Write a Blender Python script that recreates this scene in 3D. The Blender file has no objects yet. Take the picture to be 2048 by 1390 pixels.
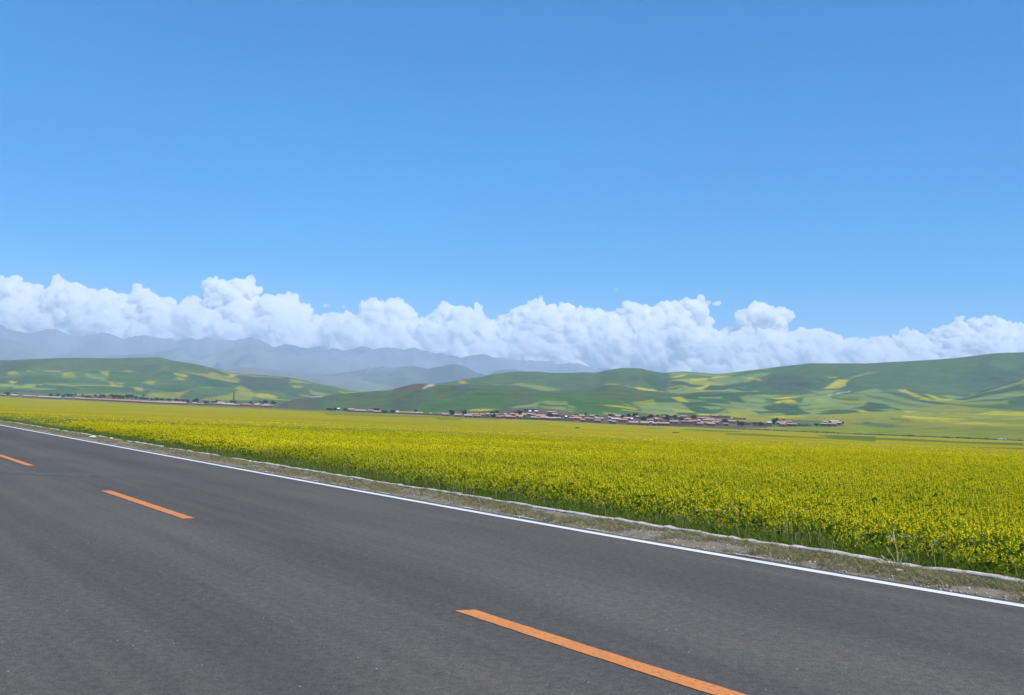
import bpy, math, random
import numpy as np
from mathutils import Matrix, Vector

S = bpy.context.scene
COL = S.collection
rng = np.random.default_rng(7)
random.seed(7)

# ------------------------------------------------------------------ camera
FPX = 2000.0                      # focal length in pixels of a 2048 wide frame
RHO = math.atan(.036)             # camera roll
PIT = math.atan(132 * math.cos(RHO) / FPX)
CAM = np.array([0, 0, 1.4])
_F = np.array([0, math.cos(PIT), math.sin(PIT)])
_R0 = np.array([1., 0, 0]); _U0 = np.array([0, -math.sin(PIT), math.cos(PIT)])
_R = math.cos(RHO) * _R0 + math.sin(RHO) * _U0
_U = -math.sin(RHO) * _R0 + math.cos(RHO) * _U0
cam_data = bpy.data.cameras.new('camera')
cam_data.sensor_width = 36.0
cam_data.lens = 36.0 * FPX / 2048
cam_data.clip_start = .1
cam_data.clip_end = 200000
cam = bpy.data.objects.new('camera', cam_data)
M = Matrix.Identity(4)
for i in range(3):
    M[i][0] = _R[i]; M[i][1] = _U[i]; M[i][2] = -_F[i]; M[i][3] = CAM[i]
cam.matrix_world = M
COL.objects.link(cam)
S.camera = cam

# ------------------------------------------------------------------ sky, sun, exposure
SUN_EL, SUN_AZ = math.radians(58), math.radians(132)      # azimuth clockwise from the view direction
world = bpy.data.worlds.new('World'); S.world = world; world.use_nodes = True
nt = world.node_tree; nt.nodes.clear()
sky = nt.nodes.new('ShaderNodeTexSky'); sky.sky_type = 'NISHITA'; sky.sun_disc = False
sky.sun_elevation = SUN_EL; sky.sun_rotation = SUN_AZ
sky.altitude = 2800; sky.air_density = 1.0; sky.dust_density = .05; sky.ozone_density = 3.0
hs = nt.nodes.new('ShaderNodeHueSaturation'); hs.inputs['Saturation'].default_value = 1.82; hs.inputs['Value'].default_value = 1.42
ga = nt.nodes.new('ShaderNodeGamma'); ga.inputs['Gamma'].default_value = .79
bg = nt.nodes.new('ShaderNodeBackground'); bg.inputs['Strength'].default_value = .15
wo = nt.nodes.new('ShaderNodeOutputWorld')
pos = nt.nodes.new('ShaderNodeVectorMath'); pos.operation = 'MAXIMUM'
nt.links.new(sky.outputs[0], ga.inputs['Color']); nt.links.new(ga.outputs[0], hs.inputs['Color']); nt.links.new(hs.outputs[0], pos.inputs[0])
# thin uneven high haze
tcw = nt.nodes.new('ShaderNodeTexCoord'); nw = nt.nodes.new('ShaderNodeTexNoise'); nw.inputs['Scale'].default_value = 2.6; nw.inputs['Detail'].default_value = 6
mpw = nt.nodes.new('ShaderNodeMapping'); mpw.inputs['Scale'].default_value = (1, 1, 2.2); mpw.inputs['Rotation'].default_value = (.2, .5, .3)
nt.links.new(tcw.outputs['Generated'], mpw.inputs[0]); nt.links.new(mpw.outputs[0], nw.inputs['Vector'])
rw = nt.nodes.new('ShaderNodeValToRGB'); rw.color_ramp.elements[0].position = .35; rw.color_ramp.elements[0].color = (.9, .95, .97, 1)
rw.color_ramp.elements[1].position = .7; rw.color_ramp.elements[1].color = (1.12, 1.06, 1.03, 1)
xw = nt.nodes.new('ShaderNodeVectorMath'); xw.operation = 'MULTIPLY'
nt.links.new(nw.outputs['Fac'], rw.inputs[0]); nt.links.new(pos.outputs[0], xw.inputs[0]); nt.links.new(rw.outputs[0], xw.inputs[1])
nt.links.new(xw.outputs[0], bg.inputs['Color'])
nt.links.new(bg.outputs[0], wo.inputs['Surface'])
sl = bpy.data.lights.new('sun', 'SUN'); sl.energy = 4.9; sl.angle = math.radians(.53); sl.color = (1, .95, .87)
so = bpy.data.objects.new('sun', sl); COL.objects.link(so)
sd = Vector((math.sin(SUN_AZ) * math.cos(SUN_EL), math.cos(SUN_AZ) * math.cos(SUN_EL), math.sin(SUN_EL)))
so.rotation_euler = sd.to_track_quat('Z', 'Y').to_euler(); so.location = (0, 0, 60)
S.view_settings.view_transform = 'Standard'; S.view_settings.look = 'None'
S.view_settings.exposure = .32; S.view_settings.gamma = 1
S.render.engine = 'CYCLES'
S.cycles.use_denoising = True
S.cycles.max_bounces = 34; S.cycles.diffuse_bounces = 5; S.cycles.transparent_max_bounces = 12
S.cycles.volume_bounces = 32; S.cycles.transmission_bounces = 6
S.cycles.use_fast_gi = False

# ------------------------------------------------------------------ maths helpers
def ray(px, py):
    px = np.asarray(px, float)[..., None]; py = np.asarray(py, float)[..., None]
    return FPX * _F + (px - 1024) * _R + (695 - py) * _U

def at_depth(px, py, dep):
    d = ray(px, py)
    return CAM + d * (np.asarray(dep, float)[..., None] / d[..., 1:2])

def horizon(px): return 790.3 + .0366 * (np.asarray(px, float) )

def ip(x, pts):
    p = np.array(pts, float).reshape(-1, 2)
    return np.interp(x, p[:, 0], p[:, 1])

def smooth_ip(x, pts, k=0):
    """piecewise cubic through the points (monotone)"""
    p = np.array(pts, float).reshape(-1, 2)
    return pchip(p[:, 0], p[:, 1][None], np.asarray(x, float))[0]

def pchip(xk, yk, x):
    """xk (n,), yk (m,n) -> (m,len(x))"""
    h = np.diff(xk); dlt = np.diff(yk, axis=1) / h
    m = np.zeros_like(yk)
    a, b = dlt[:, :-1], dlt[:, 1:]
    w1 = 2 * h[1:] + h[:-1]; w2 = h[1:] + 2 * h[:-1]
    with np.errstate(divide='ignore', invalid='ignore'):
        hm = (w1 + w2) / (w1 / a + w2 / b)
    m[:, 1:-1] = np.where(a * b > 0, hm, 0)
    m[:, 0] = dlt[:, 0]; m[:, -1] = dlt[:, -1]
    i = np.clip(np.searchsorted(xk, x) - 1, 0, len(xk) - 2)
    t = np.clip((x - xk[i]) / h[i], 0, 1)
    y0, y1 = yk[:, i], yk[:, i + 1]; m0, m1 = m[:, i] * h[i], m[:, i + 1] * h[i]
    return (2*t**3 - 3*t**2 + 1) * y0 + (t**3 - 2*t**2 + t) * m0 + (-2*t**3 + 3*t**2) * y1 + (t**3 - t**2) * m1

def vnoise(x, y, seed=0):
    xi = np.floor(x).astype(np.int64); yi = np.floor(y).astype(np.int64)
    fx = x - xi; fy = y - yi
    fx = fx * fx * fx * (fx * (fx * 6 - 15) + 10); fy = fy * fy * fy * (fy * (fy * 6 - 15) + 10)
    def hsh(a, b):
        n = (a * 374761393 + b * 668265263 + seed * 974634777) & 0x7fffffff
        n = ((n ^ (n >> 13)) * 1274126177) & 0x7fffffff
        return ((n ^ (n >> 16)) & 0xffff) / 65535.
    return (hsh(xi, yi) * (1 - fx) + hsh(xi + 1, yi) * fx) * (1 - fy) + (hsh(xi, yi + 1) * (1 - fx) + hsh(xi + 1, yi + 1) * fx) * fy

def fbm(x, y, oct=4, seed=0):
    s = 0; a = .5; t = 0
    for o in range(oct):
        s = s + a * (vnoise(x * 2**o + 17.3 * o, y * 2**o - 9.1 * o, seed + o) * 2 - 1); t += a; a *= .5
    return s / t

def inpoly(x, y, poly):
    poly = np.array(poly, float).reshape(-1, 2)
    r = np.zeros(x.shape, bool)
    n = len(poly); j = n - 1
    for i in range(n):
        xi, yi = poly[i]; xj, yj = poly[j]
        if yi != yj:
            r ^= ((yi > y) != (yj > y)) & (x < (xj - xi) * (y - yi) / (yj - yi) + xi)
        j = i
    return r

# ------------------------------------------------------------------ materials
def mat(name):
    m = bpy.data.materials.new(name); m.use_nodes = True
    t = m.node_tree; t.nodes.clear()
    out = t.nodes.new('ShaderNodeOutputMaterial')
    return m, t, out

def N(t, typ, **kw):
    n = t.nodes.new(typ)
    for k, v in kw.items():
        if k in n.inputs: n.inputs[k].default_value = v
        else: setattr(n, k, v)
    return n

def principled(t, out, rough=.9, spec=.2):
    b = t.nodes.new('ShaderNodeBsdfPrincipled')
    b.inputs['Roughness'].default_value = rough
    b.inputs['Specular IOR Level'].default_value = spec
    t.links.new(b.outputs[0], out.inputs['Surface'])
    return b

def c4(c): return (c[0], c[1], c[2], 1)

def noise_mat(name, c1, c2, scale=5., rough=.9, spec=.2, detail=5, lo=.35, hi=.65, bump=0., bscale=None, coord='Object', stretch=None):
    m, t, out = mat(name)
    b = principled(t, out, rough, spec)
    tc = N(t, 'ShaderNodeTexCoord')
    src = tc.outputs[coord]
    if stretch:
        mp = N(t, 'ShaderNodeMapping'); mp.inputs['Scale'].default_value = stretch
        t.links.new(src, mp.inputs[0]); src = mp.outputs[0]
    n = N(t, 'ShaderNodeTexNoise', Scale=scale, Detail=detail)
    t.links.new(src, n.inputs['Vector'])
    r = N(t, 'ShaderNodeValToRGB')
    r.color_ramp.elements[0].position = lo; r.color_ramp.elements[0].color = c4(c1)
    r.color_ramp.elements[1].position = hi; r.color_ramp.elements[1].color = c4(c2)
    t.links.new(n.outputs['Fac'], r.inputs[0]); t.links.new(r.outputs[0], b.inputs['Base Color'])
    if bump:
        n2 = N(t, 'ShaderNodeTexNoise', Scale=bscale or scale * 3, Detail=4)
        t.links.new(src, n2.inputs['Vector'])
        bp = N(t, 'ShaderNodeBump', Strength=bump)
        t.links.new(n2.outputs['Fac'], bp.inputs['Height']); t.links.new(bp.outputs[0], b.inputs['Normal'])
    return m

def leaf_mat(name, c1, c2, transl=.35, drift=None):
    m, t, out = mat(name)
    d = N(t, 'ShaderNodeBsdfDiffuse'); tr = N(t, 'ShaderNodeBsdfTranslucent')
    mx = N(t, 'ShaderNodeMixShader'); mx.inputs[0].default_value = transl
    g = N(t, 'ShaderNodeNewGeometry'); oi = N(t, 'ShaderNodeObjectInfo')
    ad = N(t, 'ShaderNodeMath', operation='ADD'); fr = N(t, 'ShaderNodeMath', operation='FRACT')
    t.links.new(g.outputs['Random Per Island'], ad.inputs[0]); t.links.new(oi.outputs['Random'], ad.inputs[1])
    t.links.new(ad.outputs[0], fr.inputs[0])
    mc = N(t, 'ShaderNodeMix', data_type='RGBA')
    mc.inputs['A'].default_value = c4(c1); mc.inputs['B'].default_value = c4(c2)
    mc.inputs[6].default_value = c4(c1); mc.inputs[7].default_value = c4(c2)
    t.links.new(fr.outputs[0], mc.inputs[0])
    col = mc.outputs[2]
    if drift:                       # patches of the crop that bloom less, by where the plant stands
        mp = N(t, 'ShaderNodeMapping'); mp.inputs['Scale'].default_value = (.05, .13, .1); t.links.new(oi.outputs['Location'], mp.inputs[0])
        nz = N(t, 'ShaderNodeTexNoise', Scale=1., Detail=5); t.links.new(mp.outputs[0], nz.inputs['Vector'])
        rp = N(t, 'ShaderNodeValToRGB'); e = rp.color_ramp.elements
        e[0].position = .36; e[0].color = c4(drift); e[1].position = .6; e[1].color = (1, 1, 1, 1)
        t.links.new(nz.outputs['Fac'], rp.inputs[0])
        mm = N(t, 'ShaderNodeMix', data_type='RGBA', blend_type='MULTIPLY'); mm.inputs[0].default_value = 1
        t.links.new(col, mm.inputs[6]); t.links.new(rp.outputs[0], mm.inputs[7]); col = mm.outputs[2]
    for s in (d, tr): t.links.new(col, s.inputs['Color'])
    t.links.new(d.outputs[0], mx.inputs[1]); t.links.new(tr.outputs[0], mx.inputs[2])
    t.links.new(mx.outputs[0], out.inputs['Surface'])
    return m

# ------------------------------------------------------------------ object helpers
def mesh_np(name, verts, faces, smooth=False):
    me = bpy.data.meshes.new(name)
    verts = np.asarray(verts, np.float32)
    if isinstance(faces, np.ndarray):
        k = faces.shape[1]; nf = len(faces)
        me.vertices.add(len(verts)); me.vertices.foreach_set('co', verts.ravel())
        me.loops.add(nf * k); me.loops.foreach_set('vertex_index', faces.astype(np.int32).ravel())
        me.polygons.add(nf)
        me.polygons.foreach_set('loop_start', np.arange(0, nf * k, k, dtype=np.int32))
        me.polygons.foreach_set('loop_total', np.full(nf, k, np.int32))
        me.update(calc_edges=True); me.validate()
    else:
        me.from_pydata([tuple(map(float, v)) for v in verts], [], faces); me.update()
    if smooth: me.polygons.foreach_set('use_smooth', np.ones(len(me.polygons), bool))
    return me

def link(name, me, mats=(), parent=None, kind=None, label=None, cat=None, group=None, loc=None):
    for m in (mats if isinstance(mats, (list, tuple)) else [mats]): me.materials.append(m)
    o = bpy.data.objects.new(name, me); COL.objects.link(o)
    if parent: o.parent = parent
    if loc is not None: o.location = loc
    tag(o, label, cat, group, kind)
    return o

def tag(o, label=None, cat=None, group=None, kind=None):
    if label: o['label'] = label
    if cat: o['category'] = cat
    if group: o['group'] = group
    if kind: o['kind'] = kind

def empty(name, loc, label, cat, group=None, rz=0):
    o = bpy.data.objects.new(name, None); COL.objects.link(o)
    o.empty_display_size = .2
    o.location = loc; o.rotation_euler = (0, 0, rz); tag(o, label, cat, group)
    return o

def grid_faces(nr, nc):
    i = np.arange(nr - 1)[:, None] * nc + np.arange(nc - 1)[None]
    return np.stack([i, i + 1, i + nc + 1, i + nc], -1).reshape(-1, 4)

class MB:
    """collects boxes and prisms into one mesh"""
    def __init__(s): s.v = []; s.f = []; s.m = []
    def box(s, c, d, m=0, rz=0, taper=1.):
        n = len(s.v); ca, sa = math.cos(rz), math.sin(rz)
        for z in (-.5, .5):
            k = 1 if z < 0 else taper
            for x, y in ((-.5, -.5), (.5, -.5), (.5, .5), (-.5, .5)):
                X, Y = x * d[0] * k, y * d[1] * k
                s.v.append((c[0] + X * ca - Y * sa, c[1] + X * sa + Y * ca, c[2] + z * d[2]))
        for q in ((3, 2, 1, 0), (4, 5, 6, 7), (0, 1, 5, 4), (1, 2, 6, 5), (2, 3, 7, 6), (3, 0, 4, 7)):
            s.f.append([n + k for k in q]); s.m.append(m)
    def poly(s, pts, m=0):
        n = len(s.v); s.v += list(pts); s.f.append(list(range(n, n + len(pts)))); s.m.append(m)
    def tube(s, p0, p1, r0, r1, n=8, m=0, caps=True):
        p0, p1 = Vector(p0), Vector(p1); q = (p1 - p0).to_track_quat('Z', 'Y')
        b = len(s.v)
        for p, r in ((p0, r0), (p1, r1)):
            for k in range(n):
                a = 2 * math.pi * k / n
                s.v.append(tuple(p + q @ Vector((math.cos(a) * r, math.sin(a) * r, 0))))
        for k in range(n):
            s.f.append([b + k, b + (k + 1) % n, b + n + (k + 1) % n, b + n + k]); s.m.append(m)
        if caps:
            s.f.append([b + n + k for k in range(n)]); s.m.append(m)
    def build(s, name):
        me = bpy.data.meshes.new(name); me.from_pydata(s.v, [], s.f); me.update()
        me.polygons.foreach_set('material_index', np.array(s.m, np.int32))
        return me

# ------------------------------------------------------------------ road frame: s along the road, l across it
TH = math.radians(124.7437) + .0115
DS = np.array([math.cos(TH), math.sin(TH)]); DL = np.array([DS[1], -DS[0]])
def sl_xy(s, l): return np.multiply.outer(np.asarray(s, float), DS) + np.multiply.outer(np.asarray(l, float), DL) if np.ndim(s) == 0 else np.asarray(s, float)[..., None] * DS + np.asarray(l, float)[..., None] * DL
def flare(s): return .32 * np.exp(-(np.maximum(s, 1.5) - 4.4) / 4.)
L_WHITE = lambda s: 7.81 + flare(s)
L_MID = lambda s: 3.93 + .06 * np.exp(-(np.maximum(s, 2.) - 3.6) / 1.2)
L_ASPH = lambda s: L_WHITE(s) + .2 + .06 * fbm(np.asarray(s) * 1.3, np.asarray(s) * 0 + 3, 4, 5)
L_KERB = lambda s: 9.05 + .75 * flare(s) + .0 * s

def strip(name, s0, s1, ds, la, lb, z, nl=1, zf=None):
    s = np.arange(s0, s1 + ds * .5, ds)
    rows = []
    for k in range(nl + 1):
        l = la(s) + (lb(s) - la(s)) * k / nl
        xy = s[:, None] * DS + l[:, None] * DL
        zz = np.full(len(s), z) if zf is None else zf(s, l)
        rows.append(np.c_[xy, zz])
    v = np.stack(rows, 1).reshape(-1, 3)
    return mesh_np(name, v, grid_faces(len(s), nl + 1)[:, ::-1].copy())

const = lambda c: (lambda s: c + 0 * s)

# asphalt
def asphalt():
    m, t, out = mat('asphalt'); b = principled(t, out, .82, .25)
    tc = N(t, 'ShaderNodeTexCoord'); vec = tc.outputs['Object']
    mp = N(t, 'ShaderNodeMapping'); mp.inputs['Rotation'].default_value = (0, 0, -TH)
    t.links.new(vec, mp.inputs[0])
    mp2 = N(t, 'ShaderNodeMapping'); mp2.inputs['Scale'].default_value = (.09, .75, 1)
    t.links.new(mp.outputs[0], mp2.inputs[0])
    def noi(src, sc, det=4): 
        n = N(t, 'ShaderNodeTexNoise', Scale=sc, Detail=det); t.links.new(src, n.inputs['Vector']); return n.outputs['Fac']
    def ramp(fac, a, ca, bb, cb):
        r = N(t, 'ShaderNodeValToRGB'); e = r.color_ramp.elements
        e[0].position = a; e[0].color = c4(ca); e[1].position = bb; e[1].color = c4(cb)
        t.links.new(fac, r.inputs[0]); return r.outputs[0]
    def mul(a, bb, f=1.):
        x = N(t, 'ShaderNodeMix', data_type='RGBA', blend_type='MULTIPLY'); x.inputs[0].default_value = f
        t.links.new(a, x.inputs[6]); t.links.new(bb, x.inputs[7]); return x.outputs[2]
    base = ramp(noi(vec, 75, 3), .3, (.057, .0505, .043), .72, (.124, .110, .095))
    lane = ramp(noi(mp2.outputs[0], 1., 5), .36, (.86, .86, .87), .64, (1.06, 1.05, 1.05))
    c = mul(base, lane)
    blot = ramp(noi(vec, .35, 6), .38, (.93, .93, .93), .6, (1.03, 1.03, 1.03))
    c = mul(c, blot)
    # polished wheel tracks and an oily middle of the lane
    sep = N(t, 'ShaderNodeSeparateXYZ'); t.links.new(mp.outputs[0], sep.inputs[0])
    md = N(t, 'ShaderNodeMath', operation='MULTIPLY_ADD'); md.inputs[1].default_value = math.pi; md.inputs[2].default_value = -.9 * math.pi * 0 + .35
    t.links.new(sep.outputs[1], md.inputs[0])
    cs = N(t, 'ShaderNodeMath', operation='COSINE'); t.links.new(md.outputs[0], cs.inputs[0])
    wt = ramp(cs.outputs[0], .0, (1.0, 1.0, 1.0), .95, (.9, .9, .9))
    c = mul(c, wt, .8)
    mp3 = N(t, 'ShaderNodeMapping'); mp3.inputs['Scale'].default_value = (.12, 3.2, 1); t.links.new(mp.outputs[0], mp3.inputs[0])
    c = mul(c, ramp(noi(mp3.outputs[0], 1.3, 6), .35, (.9, .9, .9), .65, (1.06, 1.06, 1.06)))
    c = mul(c, ramp(noi(vec, 17, 8), .36, (.84, .84, .84), .64, (1.14, 1.14, 1.13)))
    # stone chips
    vo = N(t, 'ShaderNodeTexVoronoi', Scale=30.); t.links.new(vec, vo.inputs['Vector'])
    sp = N(t, 'ShaderNodeMath', operation='LESS_THAN'); sp.inputs[1].default_value = .13
    t.links.new(vo.outputs['Distance'], sp.inputs[0])
    wn = N(t, 'ShaderNodeMath', operation='GREATER_THAN'); wn.inputs[1].default_value = .98
    sc = N(t, 'ShaderNodeSeparateColor'); t.links.new(vo.outputs['Color'], sc.inputs[0]); t.links.new(sc.outputs[0], wn.inputs[0])
    an = N(t, 'ShaderNodeMath', operation='MULTIPLY'); t.links.new(sp.outputs[0], an.inputs[0]); t.links.new(wn.outputs[0], an.inputs[1])
    mx = N(t, 'ShaderNodeMix', data_type='RGBA'); mx.inputs[7].default_value = (.45, .45, .46, 1)
    t.links.new(an.outputs[0], mx.inputs[0]); t.links.new(c, mx.inputs[6])
    # dark pits
    pit = ramp(noi(vec, 22, 6), .28, (.65, .65, .65), .38, (1, 1, 1))
    c = mul(mx.outputs[2], pit)
    t.links.new(c, b.inputs['Base Color'])
    bp = N(t, 'ShaderNodeBump', Strength=.35); bp.inputs['Distance'].default_value = .006
    t.links.new(noi(vec, 90, 3), bp.inputs['Height']); t.links.new(bp.outputs[0], b.inputs['Normal'])
    return m
M_ASPH = asphalt()

def paint(name, c, dark, lo=.3, hi=.42):
    m, t, out = mat(name); b = principled(t, out, .7, .3)
    tc = N(t, 'ShaderNodeTexCoord')
    n = N(t, 'ShaderNodeTexNoise', Scale=28., Detail=8, Roughness=.7); t.links.new(tc.outputs['Object'], n.inputs['Vector'])
    r = N(t, 'ShaderNodeValToRGB'); e = r.color_ramp.elements
    e[0].position = lo; e[0].color = c4(dark); e[1].position = hi; e[1].color = c4(c)
    t.links.new(n.outputs['Fac'], r.inputs[0])
    n2 = N(t, 'ShaderNodeTexNoise', Scale=2.2, Detail=4); t.links.new(tc.outputs['Object'], n2.inputs['Vector'])
    r2 = N(t, 'ShaderNodeValToRGB'); e = r2.color_ramp.elements
    e[0].position = .3; e[0].color = (.86, .85, .84, 1); e[1].position = .7; e[1].color = (1, 1, 1, 1)
    t.links.new(n2.outputs['Fac'], r2.inputs[0])
    x = N(t, 'ShaderNodeMix', data_type='RGBA', blend_type='MULTIPLY'); x.inputs[0].default_value = 1
    t.links.new(r.outputs[0], x.inputs[6]); t.links.new(r2.outputs[0], x.inputs[7])
    t.links.new(x.outputs[2], b.inputs['Base Color'])
    bp = N(t, 'ShaderNodeBump', Strength=.4); bp.inputs['Distance'].default_value = .006
    t.links.new(n.outputs['Fac'], bp.inputs['Height']); t.links.new(bp.outputs[0], b.inputs['Normal'])
    return m
M_WHITE = paint('white_road_paint', (.64, .64, .64), (.24, .24, .24), .31, .41)
M_ORANGE = paint('orange_road_paint', (.56, .205, .05), (.24, .12, .07), .36, .47)

link('road', strip('road', -60, 420, .5, const(-1.2), L_ASPH, 0, 4), M_ASPH, kind='structure')
link('edge_line', strip('edge_line', -60, 420, .5, lambda s: L_WHITE(s) - .07, lambda s: L_WHITE(s) + .07, .004), M_WHITE, kind='structure')

def dashes():
    V, Fc = [], []
    s1 = 26.0
    starts = [6.0 + 10.07 * k for k in range(-4, 36)]
    for a in starts:
        b = a - 4.0                       # 'a' is the far end
        n = len(V); k = 90
        for q in range(k + 1):
            ss = b + (a - b) * q / k
            for sg in (-1, 1):
                l = L_MID(ss) + sg * (.075 + .006 * float(fbm(np.array([ss * 9.]), np.array([sg * 3.]), 3, 6)[0]))
                e = .03 * float(fbm(np.array([sg * 5.]), np.array([a]), 2, 3)[0]) if q in (0, k) else 0
                xy = (ss + e) * DS + l * DL; V.append((xy[0], xy[1], .004))
        for q in range(k): Fc.append([n + 2*q, n + 2*q + 1, n + 2*q + 3, n + 2*q + 2])
    return mesh_np('centre_line', V, Fc)
link('centre_line', dashes(), M_ORANGE, kind='structure')

# leftovers of an older edge line on the ragged asphalt edge
def old_line():
    V, Fc = [], []
    r = random.Random(4); s = 3.
    while s < 70:
        ln = r.uniform(.15, .7)
        if r.random() < .5:
            n = len(V); o = r.uniform(-.02, .02); w = r.uniform(.012, .03)
            k = 5
            for i in range(k + 1):
                ss = s + ln * i / k; ww = w * (1 if 0 < i < k else .3) * r.uniform(.5, 1)
                for q in (-ww, ww):
                    xy = ss * DS + (L_WHITE(ss) + .2 + o + q) * DL; V.append((xy[0], xy[1], .013))
            for i in range(k): Fc.append([n + 2*i, n + 2*i + 2, n + 2*i + 3, n + 2*i + 1])
        s += ln + r.uniform(.1, .9)
    return mesh_np('old_edge_line', V, Fc)
link('old_edge_line', old_line(), M_WHITE, kind='structure')

# verge of grit and dry earth
M_VERGE = noise_mat('verge_grit', (.105, .088, .064), (.235, .2, .155), 9, .95, .1, 8, .3, .7, .8, 60)
def verge_z(s, l):
    e = np.clip((l - L_ASPH(s)) / .1, 0, 1)
    return -.02 + e * .028 + .02 * fbm(s * 3, l * 5, 4, 9) * e
link('verge', strip('verge', -20, 130, .12, lambda s: L_ASPH(s) - .12, lambda s: L_KERB(s) + .1, 0, 12, verge_z), M_VERGE, kind='structure')
M_KERB = noise_mat('old_concrete', (.28, .255, .235), (.5, .47, .44), 6, .9, .2, 8, .3, .6, .5, 40)
def kerb():
    V, Fc = [], []
    r = random.Random(8); s = -24.
    while s < 110:
        ln = r.uniform(.8, 1.2); k = 6
        if not (s > 24 and r.random() < .12):
            dl = r.uniform(-.025, .025); dz = r.uniform(-.025, .02); n = len(V); tl = r.uniform(-.02, .02)
            for i in range(k + 1):
                ss = s + .004 + (ln - .008) * i / k
                h = .042 + dz*.5 + tl*.6 * (i / k - .5) + r.uniform(-.008, .008); w = .06 + r.uniform(-.006, .006)
                for (q, z) in ((-w, -.08), (-w, h - .012), (-w + .014, h), (w - .014, h + r.uniform(-.006, .006)), (w, h - .015), (w, -.1)):
                    xy = ss * DS + (L_KERB(ss) + dl + q) * DL; V.append((xy[0], xy[1], z))
            for i in range(k):
                a, b = n + 6*i, n + 6*i + 6
                for j in range(5): Fc.append([a + j, a + j + 1, b + j + 1, b + j])
            Fc.append([n + j for j in range(5, -1, -1)]); Fc.append([n + 6*k + j for j in range(6)])
        s += ln
    return mesh_np('kerb', V, Fc)
link('kerb', kerb(), M_KERB, kind='structure')

# ------------------------------------------------------------------ far edge of the rapeseed field, seen in the picture, with its distance
E_PY = [-900, 758, -250, 782, 0, 792, 100, 797.5, 200, 801.8, 300, 807, 400, 811, 550, 816.7, 650, 821, 750, 826.5, 850, 830, 950, 836, 1100, 841, 1200, 847, 1300, 851.5, 1400, 854.8, 1480, 859.2, 1600, 864, 1750, 870.5, 1850, 874, 2048, 882.5, 2350, 894, 2900, 918]
E_DP = [-900, 1600, -250, 1550, 0, 1500, 400, 1350, 700, 1150, 1000, 950, 1250, 900, 1480, 880, 1650, 820, 2048, 620, 2350, 520, 2900, 430]
L_FIELD = 9.3                       # the crop begins here

def field_px(px):
    """ground track of the column px: horizontal direction per unit depth, near depth, far depth, far height"""
    d = ray(px, horizon(px)); k = d[..., 0] / d[..., 1]
    lat = k * DL[0] + DL[1]                     # l per unit depth
    near = L_FIELD / np.maximum(lat, 1e-3)
    far = ip(px, E_DP); pf = at_depth(px, ip(px, E_PY), far)
    return k, near, far, pf[..., 2]

def field_z(px, dep):
    k, near, far, zf = field_px(px)
    t = np.clip(np.log(np.maximum(dep, 1) / 45) / np.log(far / 45), 0, 1)
    drop = (1.0 / 45) * (1 - t) + (1.4 - zf) / far * t            # fall below the eye per metre of distance
    zc = np.where(dep > 45, 1.4 - drop * dep, .4)
    can = np.clip((dep - near - 8) / 45, 0, 1)                    # the closed canopy
    return zc - .4 * (1 - can)

# rapeseed crop sheet
px_c = np.concatenate([np.linspace(-230, 2400, 660), np.linspace(2410, 2900, 30)])
nrow = 420
k_, near_, far_, zf_ = field_px(px_c)
near_ = np.minimum(near_, far_ * .8)
tt = np.linspace(0, 1, nrow)[:, None]
DEP = near_ * (far_ / near_) ** tt
X = k_ * DEP; Y = DEP
Z = field_z(px_c[None] + 0 * DEP, DEP) - .03
lump = fbm(X / .9, Y / .9, 3, 31) * np.clip((DEP - near_ - 8) / 40, 0, 1) * .07
swell = fbm(X / 30, Y / 30, 3, 37) * .15 * np.clip((DEP - 60) / 100, 0, 1)
Z = Z + lump + swell * (1 - tt ** 6) * .5

# strips in the far part: green bands and thin gaps, picked in the photograph
ZG = lambda L, ox, oy, sc: [(ox + L[i] / sc, oy + L[i + 1] / sc) for i in range(0, len(L), 2)]
Z1 = (0, 760, 5.12); Z2 = (350, 740, 5.12); Z3 = (650, 780, 5.851); Z4 = (950, 790, 6.827); Z5 = (1200, 800, 6.827); Z6 = (1450, 810, 6.827); Z7 = (1650, 800, 5.146)
PYf = np.zeros_like(DEP)
P = np.stack([X, Y, Z], -1) - CAM
zz_ = P @ _F
PXf = 1024 + FPX * (P @ _R) / zz_; PYf = 695 - FPX * (P @ _U) / zz_
green = np.zeros(DEP.shape)
STRIPS = [
    (Z6, [0, 385, 400, 392, 900, 425, 1400, 448, 2048, 462, 2048, 500, 1400, 462, 700, 437, 0, 402], .75),
    (Z6, [1240, 415, 1500, 412, 2048, 430, 2048, 455, 1600, 440, 1280, 425], .95),
    (Z6, [0, 350, 230, 358, 250, 370, 0, 362], .7),
    (Z7, [0, 368, 400, 382, 900, 400, 1400, 428, 2048, 440, 2048, 470, 1300, 440, 700, 415, 0, 385], .9),
    (Z7, [1100, 480, 2048, 495, 2048, 515, 1600, 500], .7),
    (Z5, [1080, 395, 1400, 405, 1700, 420, 1950, 432, 1940, 440, 1600, 432, 1200, 410], .9),
    (Z5, [600, 380, 880, 380, 860, 390, 640, 386], .8), (Z5, [1740, 460, 2048, 462, 2048, 480, 1800, 472], .6),
    (Z4, [1000, 415, 1250, 430, 1250, 440, 1000, 425], .5), (Z4, [750, 392, 1000, 396, 980, 405, 780, 400], .55),
    (Z3, [0, 262, 600, 280, 1300, 305, 2048, 345, 2048, 358, 1400, 330, 700, 312, 0, 290], .5),
    (Z3, [1290, 330, 1600, 342, 1580, 350, 1330, 345], .9),
    (Z2, [0, 358, 700, 368, 1050, 392, 1700, 420, 2048, 450, 2048, 470, 1600, 440, 900, 402, 300, 376, 0, 364], .5),
    (Z1, [0, 170, 700, 196, 1400, 235, 2048, 262, 2048, 272, 1400, 246, 700, 206, 0, 178], .5),
    (Z1, [200, 265, 600, 290, 1300, 308, 1000, 300, 500, 285], .35)]
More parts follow.
